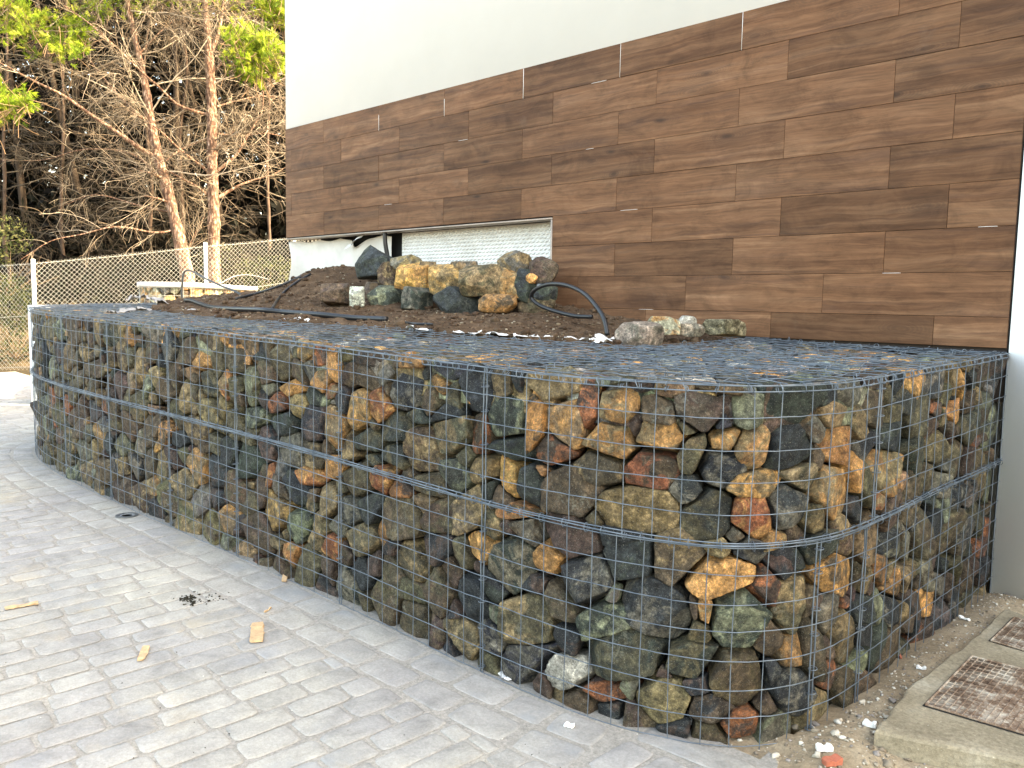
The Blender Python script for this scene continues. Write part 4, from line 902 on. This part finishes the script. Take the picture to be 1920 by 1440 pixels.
def pine(label, trunk, rad, branches, zr, nrand, ntw, foliage, group='pine trees behind the fence', blen=(1.2, 3.0), shade=1.0, thin=False):
    base = np.array(trunk[0]); root = empty('pine_tree', tuple(base), label=label, cat='tree', group=group)
    P = smooth_path(trunk, 6); rr = np.interp(np.linspace(0, 1, len(P)), np.linspace(0, 1, len(rad)), rad)*(1+.06*rng.normal(size=len(P))); V, Fc = tubes(P[None], rr[None], 14)
    V = V+(.006*wob(V, 18, 0))[:, None]*np.array([1, 1, 0]); mk('trunk', V, Fc, M['twig' if thin else 'bark'], root, True, col=np.array([.09, .06, .045]))
    main = []
    for pts, r0 in branches:
        B = smooth_path(pts, 4); V, Fc = tubes(B[None], np.linspace(r0, r0*.25, len(B))[None], 7); mk('branch', V, Fc, M['bark'], root, True)
        main.append(np.stack([np.interp(np.linspace(0, 1, 9), np.linspace(0, 1, len(B)), B[:, k]) for k in range(3)], -1))
    i = rng.uniform(zr[0], zr[1], nrand)*(len(P)-1.01); a = i.astype(int); S = P[a]+(P[a+1]-P[a])*(i-a)[:, None]; az = rng.uniform(0, 6.28, nrand)
    D = np.stack([np.cos(az), np.sin(az), rng.uniform(-.15, .55, nrand)], -1); tw = D@FF; D[:, :2] += np.where(tw < -.3, (-.3-tw)*1.3, 0)[:, None]*FF[:2]; R1 = grow(S, D, rng.uniform(*blen, nrand), 9, .015, .10)
    mb = MB()
    def put(Pp, r0, r1, sides=3):
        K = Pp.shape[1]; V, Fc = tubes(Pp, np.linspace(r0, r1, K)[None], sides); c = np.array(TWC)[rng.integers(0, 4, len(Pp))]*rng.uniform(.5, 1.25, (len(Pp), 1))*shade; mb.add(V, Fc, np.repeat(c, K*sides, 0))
    put(R1, .016, .005, 5); allm = np.concatenate([np.array(main), R1]) if main else R1
    L2 = kids(allm, ntw//5, .12, 1, (.4, 1.2), .9, K=7, droop=.03, wig=.16); put(L2, .0065, .003)
    L3 = kids(L2, ntw, .1, 1, (.15, .55), .9, K=5, droop=.10, wig=.25); put(L3, .0042, .0022)
    L4 = kids(L3, int(ntw*1.0), .1, 1, (.06, .25), .9, K=4, droop=.12, wig=.3); put(L4, .0030, .0016)
    mb.build('twigs', M['twig'], root, kind='stuff')
    # needle tufts
    if foliage:
        C_l = []
        for c, rad3, n in foliage:
            q = rng.normal(size=(n, 3)); q = q/np.linalg.norm(q, axis=1, keepdims=True)*rng.uniform(.0, 1.12, (n, 1))**.8; cl = c+q*np.array(rad3)
            cl = cl[wob(cl, 2.6, 0)+.7*wob(cl, 8, 1) > -.25]; C_l.append(cl)
        Ct = np.concatenate(C_l); nn = 34; N = len(Ct); d = rng.normal(size=(N, nn, 3)); ax_ = rng.normal(size=(N, 1, 3)); ax_[..., 2] += .8; ax_ /= np.linalg.norm(ax_, axis=-1, keepdims=True)
        d = d/np.linalg.norm(d, axis=-1, keepdims=True)*.75+ax_; d /= np.linalg.norm(d, axis=-1, keepdims=True); Ln = rng.uniform(.06, .125, (N, nn, 1))
        sdv = np.cross(d, rng.normal(size=(N, nn, 3))); sdv /= np.linalg.norm(sdv, axis=-1, keepdims=True); wdt = .0055
        o_ = Ct[:, None]+ax_*rng.uniform(-.06, .06, (N, nn, 1)); Vn = np.stack([o_-sdv*wdt, o_+sdv*wdt, o_+d*Ln], 2).reshape(-1, 3); Fn = np.arange(N*nn*3).reshape(-1, 3)
        cb = np.array([(.22, .33, .035), (.32, .42, .05), (.12, .19, .025), (.40, .44, .08)])[rng.integers(0, 4, N)]*rng.uniform(.7, 1.2, (N, 1)); colr = np.repeat(cb, nn*3, 0)
        mk('foliage', Vn, Fn, M['leaf'], root, False, col=colr, kind='stuff')
        ends = Ct[rng.integers(0, N, N//3)]; T5 = grow(ends, rng.normal(size=(len(ends), 3))-np.array([0, 0, .5]), rng.uniform(.2, .6, len(ends)), 4, .02, .15); V, Fc = tubes(T5, np.linspace(.004, .008, 4)[None], 3); mk('twigs', V, Fc, M['twig'], root, False, col=np.array([.2, .13, .08]), kind='stuff')
    return root
d1 = 15.8; f = lambda l, D=None: [at_d(x, y, (D or d1)+dz) for x, y, dz in l]
pine('leaning red barked pine on the left, its trunk sloping up left behind the fence', f([(358,640,0),(352,528,0),(341,470,0),(330,420,0),(312,350,0),(298,300,0),(285,240,0),(278,190,0),(264,120,0),(250,60,0),(238,0,0),(225,-120,0),(215,-300,0)]), [.165,.135,.12,.105,.10,.09,.075,.07,.055,.045,.035,.03],
  [(f([(296,298,0),(262,278,-.2),(225,252,-.4),(180,222,-.5),(120,180,-.8),(60,150,-1),(0,118,-1.2)]), .05), (f([(283,226,0),(262,218,0),(232,190,.2),(205,160,.3),(175,122,.4),(160,98,.5)]), .042), (f([(283,228,0),(255,215,-.2),(235,205,-.2)]), .03),
   (f([(305,335,0),(285,325,-.3),(262,320,-.5)]), .03), (f([(318,380,0),(295,372,-.3),(270,367,-.5)]), .03), (f([(335,430,0),(290,436,-.2),(220,425,-.6),(150,440,-.8),(95,452,-1),(40,486,-1.2)]), .02), (f([(330,400,0),(260,385,.2),(180,365,.4),(120,385,.5)]), .022),
   (f([(310,345,0),(250,290,.6),(160,280,.8),(80,300,1),(0,300,1)]), .022), (f([(262,100,0),(300,60,.3),(330,35,.4)]), .02), (f([(345,500,0),(352,470,.1),(365,440,.2),(384,405,.3)]), .018), (f([(300,310,0),(340,280,.3),(375,265,.5),(410,250,.6)]), .02)],
  (.35, .9), 18, 1900, [(at_d(55, 25, 15.2), (1.25, 1.1, .75), 1500), (at_d(-20, 190, 14.8), (.75, .75, .4), 420), (at_d(200, -25, 15.6), (1.5, 1.1, .42), 800), (at_d(125, 85, 14.6), (.34, .34, .36), 200), (at_d(38, 190, 14.3), (.25, .25, .25), 110)])
d2 = 16.2; f2 = lambda l: [at_d(x, y, d2+dz) for x, y, dz in l]
pine('straight red barked pine on the right, forking near the top of the picture', f2([(404,640,0),(402,525,0),(401,420,0),(399,340,0),(398,300,0),(397,220,0),(395,150,0),(391,95,0),(387,40,0),(383,-20,0),(378,-150,0),(376,-320,0)]), [.125,.115,.108,.10,.10,.09,.085,.07,.055,.045,.035],
  [(f2([(394,98,0),(405,75,0),(413,45,0),(418,10,0),(422,-60,0)]), .055), (f2([(388,215,0),(360,207,-.2),(330,194,-.3),(300,165,-.5),(262,132,-.7),(225,95,-.9),(175,50,-1),(120,10,-1.2)]), .032), (f2([(391,322,0),(365,302,-.2),(335,278,-.4),(300,245,-.6),(270,225,-.8)]), .030),
   (f2([(405,322,0),(428,304,.1),(445,288,.2),(462,258,.3),(478,232,.4),(492,205,.5),(494,160,.5)]), .034), (f2([(408,370,0),(430,358,.1),(452,346,.2),(480,336,.4),(510,328,.5),(538,312,.6)]), .034), (f2([(403,286,0),(420,266,-.1),(440,244,-.2)]), .030),
   (f2([(391,366,0),(368,349,-.2),(340,334,-.4),(310,318,-.5)]), .028), (f2([(404,130,0),(430,105,-.1),(460,95,-.2)]), .025), (f2([(406,200,0),(440,190,.3),(490,180,.6),(540,185,.8)]), .02), (f2([(406,250,0),(450,255,.5),(500,250,.6),(545,260,.9)]), .018), (f2([(400,60,0),(350,40,.5),(300,50,.8)]), .022)],
  (.32, .9), 16, 1900, [(at_d(478, 108, 14.6), (.55, .55, .50), 700), (at_d(447, 62, 14.8), (.28, .28, .18), 110), (at_d(400, -18, 16.5), (1.8, 1.3, .36), 600), (at_d(520, 20, 17.0), (.8, .7, .4), 300)])
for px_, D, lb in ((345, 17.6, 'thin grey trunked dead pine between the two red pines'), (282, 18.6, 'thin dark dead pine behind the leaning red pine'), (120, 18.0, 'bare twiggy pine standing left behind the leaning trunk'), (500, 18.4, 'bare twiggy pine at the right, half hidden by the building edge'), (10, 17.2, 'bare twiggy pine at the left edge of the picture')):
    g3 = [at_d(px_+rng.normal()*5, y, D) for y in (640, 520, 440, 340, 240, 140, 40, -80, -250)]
    pine(lb, g3, [.04, .038, .035, .03, .025, .02, .015], [], (.1, .95), 22, 1000, None, blen=(.9, 2.2), shade=.30, thin=True)  # twig colours darkened to paint the shade among the farther pines
# bushes behind the fence
def leaves(name, ctrs, n, size, cols, parent=None, **k):
    P = []
    for c, r in ctrs:
        q = rng.normal(size=(n, 3)); q = q/np.linalg.norm(q, axis=1, keepdims=True)*rng.uniform(.2, 1, (n, 1))**.5; P.append(c+q*np.array(r))
    P = np.concatenate(P); P = P[wob(P, 3.0, 1)+.5*wob(P, 8, 0) > -.5]; N = len(P); u = rng.normal(size=(N, 3)); u /= np.linalg.norm(u, axis=1, keepdims=True); v = np.cross(u, rng.normal(size=(N, 3))); v /= np.linalg.norm(v, axis=1, keepdims=True); s = rng.uniform(.5, 1.2, (N, 1))*size
    V = np.stack([P-u*s, P+v*s*.45, P+u*s, P-v*s*.45], 1).reshape(-1, 3); c = np.array(cols)[rng.integers(0, len(cols), N)]*rng.uniform(.6, 1.3, (N, 1)); return mk(name, V, np.arange(N*4).reshape(-1, 4), M['leaf'], parent, False, col=np.repeat(c, 4, 0), **k)
GR = [(.04, .055, .018), (.065, .075, .025), (.025, .035, .014), (.10, .10, .04)]
for lb, px_, py_, D, r, n in (('leafy green bush pressed behind the fence at the left edge', 25, 575, 13.4, (.35, .35, .55), 1500), ('tall dark leafy shrub at the left edge above the fence', 14, 460, 14.0, (.40, .4, .55), 900), ('low yellow green undergrowth bush behind the right of the fence', 505, 515, 16.5, (.7, .7, .4), 1200),
        ('dry yellowish bush at the foot of the fence on the left', 5, 660, 13.6, (.6, .6, .22), 900), ('olive bush behind the fence between the two pines', 420, 500, 17.2, (.6, .6, .5), 900)):
    c = at_d(px_, py_, D); bt = empty('bush', (c[0], c[1], c[2]-r[2]), label=lb, cat='bush', group='bushes behind the fence')
    leaves('foliage', [(c, r)], n, .035, GR, bt, kind='stuff'); Sx = grow(np.repeat(np.array([[c[0], c[1], c[2]-r[2]-.3]]), 14, 0), rng.normal(size=(14, 3))*np.array([1, 1, .3])+np.array([0, 0, 1.]), rng.uniform(.5, 1.0, 14), 5); V, Fc = tubes(Sx, np.linspace(.010, .003, 5)[None], 4); mk('stems', V, Fc, M['twig'], bt, False, col=np.array([.16, .11, .07]))
# dense wood behind everything, leaf and branch colours darkened to paint its deep shade
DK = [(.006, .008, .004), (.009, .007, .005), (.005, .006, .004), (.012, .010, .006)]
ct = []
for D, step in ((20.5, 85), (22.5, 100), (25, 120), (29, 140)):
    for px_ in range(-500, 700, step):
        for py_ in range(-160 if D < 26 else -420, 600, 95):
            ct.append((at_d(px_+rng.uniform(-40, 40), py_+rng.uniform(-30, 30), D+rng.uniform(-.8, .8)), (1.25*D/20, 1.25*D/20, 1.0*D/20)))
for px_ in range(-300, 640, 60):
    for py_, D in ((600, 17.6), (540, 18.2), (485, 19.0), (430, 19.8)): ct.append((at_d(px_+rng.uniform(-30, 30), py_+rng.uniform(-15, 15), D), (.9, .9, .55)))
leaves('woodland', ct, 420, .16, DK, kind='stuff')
S = np.array([at_d(rng.uniform(-200, 640), 640, rng.uniform(19, 26)) for _ in range(60)]); Pt = grow(S, np.tile([0, 0, 1.], (60, 1))+rng.normal(size=(60, 3))*.06, rng.uniform(6, 11, 60), 8, 0, .04); V, Fc = tubes(Pt, np.linspace(.12, .04, 8)[None], 6)
Bk = kids(Pt, 500, .1, 1, (.8, 2.4), 1.2, K=6, droop=.0, wig=.16); V2, F2 = tubes(Bk, np.linspace(.014, .004, 6)[None], 3); mb = MB(); mb.add(V, Fc, np.array([.05, .035, .025])); mb.add(V2, F2, np.array([.05, .035, .025])); mb.build('woodland_trunks', M['twig'], None, kind='stuff')

# ------------------------------------------------------------------ small things on the drive
def chip(px, py, L, W, th, label, mat='wchip', h=.005, name='wood_chip', cat='wood chip', group='wood chips on the drive', fn=G, dz=0.0):
    p = on(px, py, fn, dz); n = 9; xs_ = np.linspace(-L/2, L/2, n); wl = W/2*(1-.35*rng.random(9)*(np.abs(xs_/(L/2)) > .9)-.12*rng.random(9)); a = math.radians(th); c, s = math.cos(a), math.sin(a); V = []
    for z in (0, h):
        for sg in (-1, 1):
            for i in range(n):
                y = sg*wl[i]*(1+rng.normal()*.10); x = xs_[i]*(1+(rng.normal()*.03)); zz = z+(.003*math.sin(i*1.1) if z else 0)+rng.normal()*.0008*(z > 0); V.append((p[0]+x*c-y*s, p[1]+x*s+y*c, p[2]+zz+.003+L*.03*(i/n)))
    Fs = []
    for i in range(n-1):
        Fs += [(i, n+i, n+i+1, i+1), (2*n+i, 2*n+i+1, 3*n+i+1, 3*n+i), (i, i+1, 2*n+i+1, 2*n+i), (n+i, 3*n+i, 3*n+i+1, n+i+1)]
    Fs += [(0, 2*n, 3*n, n), (n-1, 2*n-1, 4*n-1, 3*n-1)]
    return mk(name, V, Fs, M[mat], None, False, label=label, cat=cat, group=group)
chip(482, 1189, .19, .055, 150, 'largest flat wood chip, cracked lengthwise, in the middle of the drive', h=.007)
chip(269, 1228, .13, .030, 148, 'slim pointed wood chip lower left of the largest chip')
chip(41, 1138, .13, .032, 75, 'wood chip with a split end near the left edge of the picture')
chip(502, 1146, .055, .008, 118, 'thin reddish wood splinter above the largest chip', h=.005)
chip(534, 1086, .095, .026, 145, 'pale wood chip lying close to the foot of the gabion')
chip(948, 1269, .075, .035, 170, 'small white paper scrap tucked against the gabion foot', 'paper', .002, 'paper_scrap', 'paper', None)
chip(1067, 1363, .036, .026, 20, 'small torn white plaster flake on the pavers', 'paper', .006, 'plaster_flake', 'plaster flake', None)
# recessed ground light
p = on(238, 967); gl = empty('ground_light', tuple(p), label='round recessed ground light set into the pavers', cat='light fitting')
def disc(name, R0, R1, z0, z1, mat, parent):
    n = 36; a = np.arange(n)*2*np.pi/n; V = []
    for R, z in ((R0, z0-.01), (R0, z1), (R1, z1), (R1, z0)): V += [(p[0]+R*math.cos(t), p[1]+R*math.sin(t), p[2]+z) for t in a]
    Fs = [(r*n+i, r*n+(i+1) % n, (r+1)*n+(i+1) % n, (r+1)*n+i) for r in range(3) for i in range(n)]; Fs.append(list(range(3*n, 4*n))); return mk(name, V, Fs, mat, parent)
disc('ring', .066, .048, .001, .006, M['steel'], gl); disc('lens', .047, .030, .001, .003, M['glass'], gl)
# dark crumbs
def cr():
    q = on(355+rng.normal()*9, 1126+rng.normal()*5) if rng.random() < .7 else on(392+rng.normal()*16, 1120+rng.normal()*8); return q
scatter('soil_crumbs', 130, cr, (.004, .012), [(.02, .018, .012)], None, kind='stuff', label='dark soil crumbs spilled on the pavers', cat='soil')
def cr2(): return on(rng.uniform(0, 1300), rng.uniform(900, 1440)) if rng.random() < 1 else None
def cr2f():
    q = cr2(); return None if inpoly(np.array(q[0]), np.array(q[1]), TPS) or q[1] > -2.0 else q
scatter('grit', 260, cr2f, (.0015, .005), [(.08, .07, .06), (.2, .18, .15), (.5, .48, .44)], drive, kind='stuff')
# rubble at the corner
def rb():
    x, y = rng.uniform(.32, 1.6), rng.uniform(-2.08, .1)
    if x < .62 and y > -1.85: x = rng.uniform(.6, .74)
    if y < kerb_y(x)+.02: return None
    return np.array([x, y, float(dirtz(np.array([[x]]), np.array([[y]]))[0, 0])])
RC = [(.6, .57, .5), (.3, .25, .19), (.36, .3, .23), (.2, .16, .12), (.45, .4, .33), (.25, .22, .2)]
scatter('rubble_grit', 2600, rb, (.003, .010), RC, None, sub=0, kind='stuff', label='fine sandy grit along the gabion foot', cat='grit')
def rb2():
    x, y = rng.uniform(.36, 1.1), rng.uniform(-2.06, -1.50)
    if y < kerb_y(x)+.03 or (x < .60 and y > -1.8): return None
    return np.array([x, y, float(dirtz(np.array([[x]]), np.array([[y]]))[0, 0])])
scatter('rubble_pieces', 240, rb2, (.008, .024), RC, None, sub=1, kind='stuff', label='heap of small stones and plaster bits at the corner', cat='rubble')
DZ = lambda X, Y: dirtz(np.atleast_2d(X), np.atleast_2d(Y)).ravel() if np.ndim(X) else dirtz(np.array([[X]]), np.array([[Y]]))[0, 0]
chip(1560, 1434, .06, .035, 60, 'broken orange brick fragment at the bottom edge', 'brick', .018, 'brick_fragment', 'brick fragment', None, DZ)
chip(1687, 1232, .05, .010, 120, 'thin red brick splinter on the sand', 'brick', .006, 'brick_splinter', 'brick fragment', None, DZ)
chip(1727, 1255, .035, .022, 20, 'white plaster flake on the sand beside the gabion', 'paper', .006, 'plaster_flake', 'plaster flake', None, DZ)
chip(1545, 1408, .05, .028, 40, 'white plaster lump by the kerb end', 'paper', .014, 'plaster_flake', 'plaster flake', None, DZ)
chip(1630, 1362, .04, .028, 10, 'white plaster chunk beside the concrete slab corner', 'paper', .012, 'plaster_flake', 'plaster flake', None, DZ)
chip(1808, 1162, .05, .016, 160, 'long white plaster sliver near the white wall', 'paper', .006, 'plaster_flake', 'plaster flake', None, DZ)
chip(1290, 1358, .10, .03, 100, 'crumpled grey white plastic scrap stuck in the basket foot', 'fabric', .02, 'plastic_scrap', 'plastic scrap', None)
# concrete apron with two rusty covers
ZA = .085
P00 = on(1640, 1368, G, ZA); P01 = on(1700, 1292, G, ZA); P02 = on(1826, 1196, G, ZA)
def q2(px, py, dz=ZA): v = on(px, py, G, dz); return v
ap = empty('manhole_slab', tuple(P00), label='concrete slab framing two rusty metal covers at the right edge', cat='concrete slab', kind='thing')
outl = [P00, P01, P02, q2(1885, 1140), q2(1990, 1180), q2(2150, 1260)]; e1 = P00+(q2(1920, 1428)-P00)*2.2; outl.append(e1)
outl = np.array([o_[:2] for o_ in outl]); n = len(outl)
Ztop = lambda x, y: G(x, y)+ZA; c0 = outl.mean(0)
rings = [(1.0, -.14), (1.0, ZA-.012), (.992, ZA-.003), (.97, ZA)]
dens = np.concatenate([np.linspace(outl[i], outl[(i+1) % n], 8, endpoint=False) for i in range(n)]); m_ = len(dens); jj = rng.normal(size=(m_, 2))*.004
V = []
for k, dz in rings: q = c0+(dens+jj-c0)*k; V += [(x, y, G(x, y)+dz) for x, y in q]
V.append((c0[0], c0[1], Ztop(*c0))); Fs = [(r*m_+i, r*m_+(i+1) % m_, (r+1)*m_+(i+1) % m_, (r+1)*m_+i) for r in range(3) for i in range(m_)]+[(3*m_+i, 3*m_+(i+1) % m_, 4*m_) for i in range(m_)]
mk('slab', V, Fs, M['concrete'], ap)
def cover(cs, label):
    cs = np.array([c[:2] for c in cs]); a, b_, c_, d_ = cs; mb = MB(); fr = MB()
    def bl(u, v, z): p_ = (a*(1-u)+d_*u)*(1-v)+(b_*(1-u)+c_*u)*v; return (p_[0], p_[1], Ztop(*p_)+z)
    V = [bl(0, 0, .004), bl(1, 0, .004), bl(1, 1, .004), bl(0, 1, .004), bl(0, 0, -.03), bl(1, 0, -.03), bl(1, 1, -.03), bl(0, 1, -.03)]
    mb.add(V, [(0, 1, 2, 3), (0, 4, 5, 1), (1, 5, 6, 2), (2, 6, 7, 3), (3, 7, 4, 0)])
    pl = mb.build('metal_cover', M['rust'], ap, label=label); rb_ = MB(); nu = 16
    for i in range(nu+1):
        for (u0, v0, u1, v1) in ((i/nu, 0, i/nu, 1), (0, i/nu, 1, i/nu)):
            p0, p1 = np.array(bl(u0, v0, .0045)), np.array(bl(u1, v1, .0045)); V, Fc = tubes(np.stack([p0, p1])[None], .0028 if 0 < i < nu else .005, 4); rb_.add(V, Fc)
    rb_.build('raised_grid', M['rust'], pl)
    e_ = [bl(-.02, -.02, .002), bl(1.02, -.02, .002), bl(1.02, 1.02, .002), bl(-.02, 1.02, .002)]; mk('gap', e_, np.array([(0, 1, 2, 3)]), M['black'], ap)
A1, B1, D1 = q2(1735, 1324), q2(1822, 1233), q2(1917, 1377); cover([A1, B1, B1+(D1-A1)*1.25, A1+(D1-A1)*1.25], 'nearer rusty metal cover with a raised grid')
A2, B2, D2 = q2(1858, 1203), q2(1902, 1160), q2(1925, 1223); cover([A2, B2, B2+(D2-A2)*3.4, A2+(D2-A2)*3.4], 'farther rusty metal cover by the white wall')
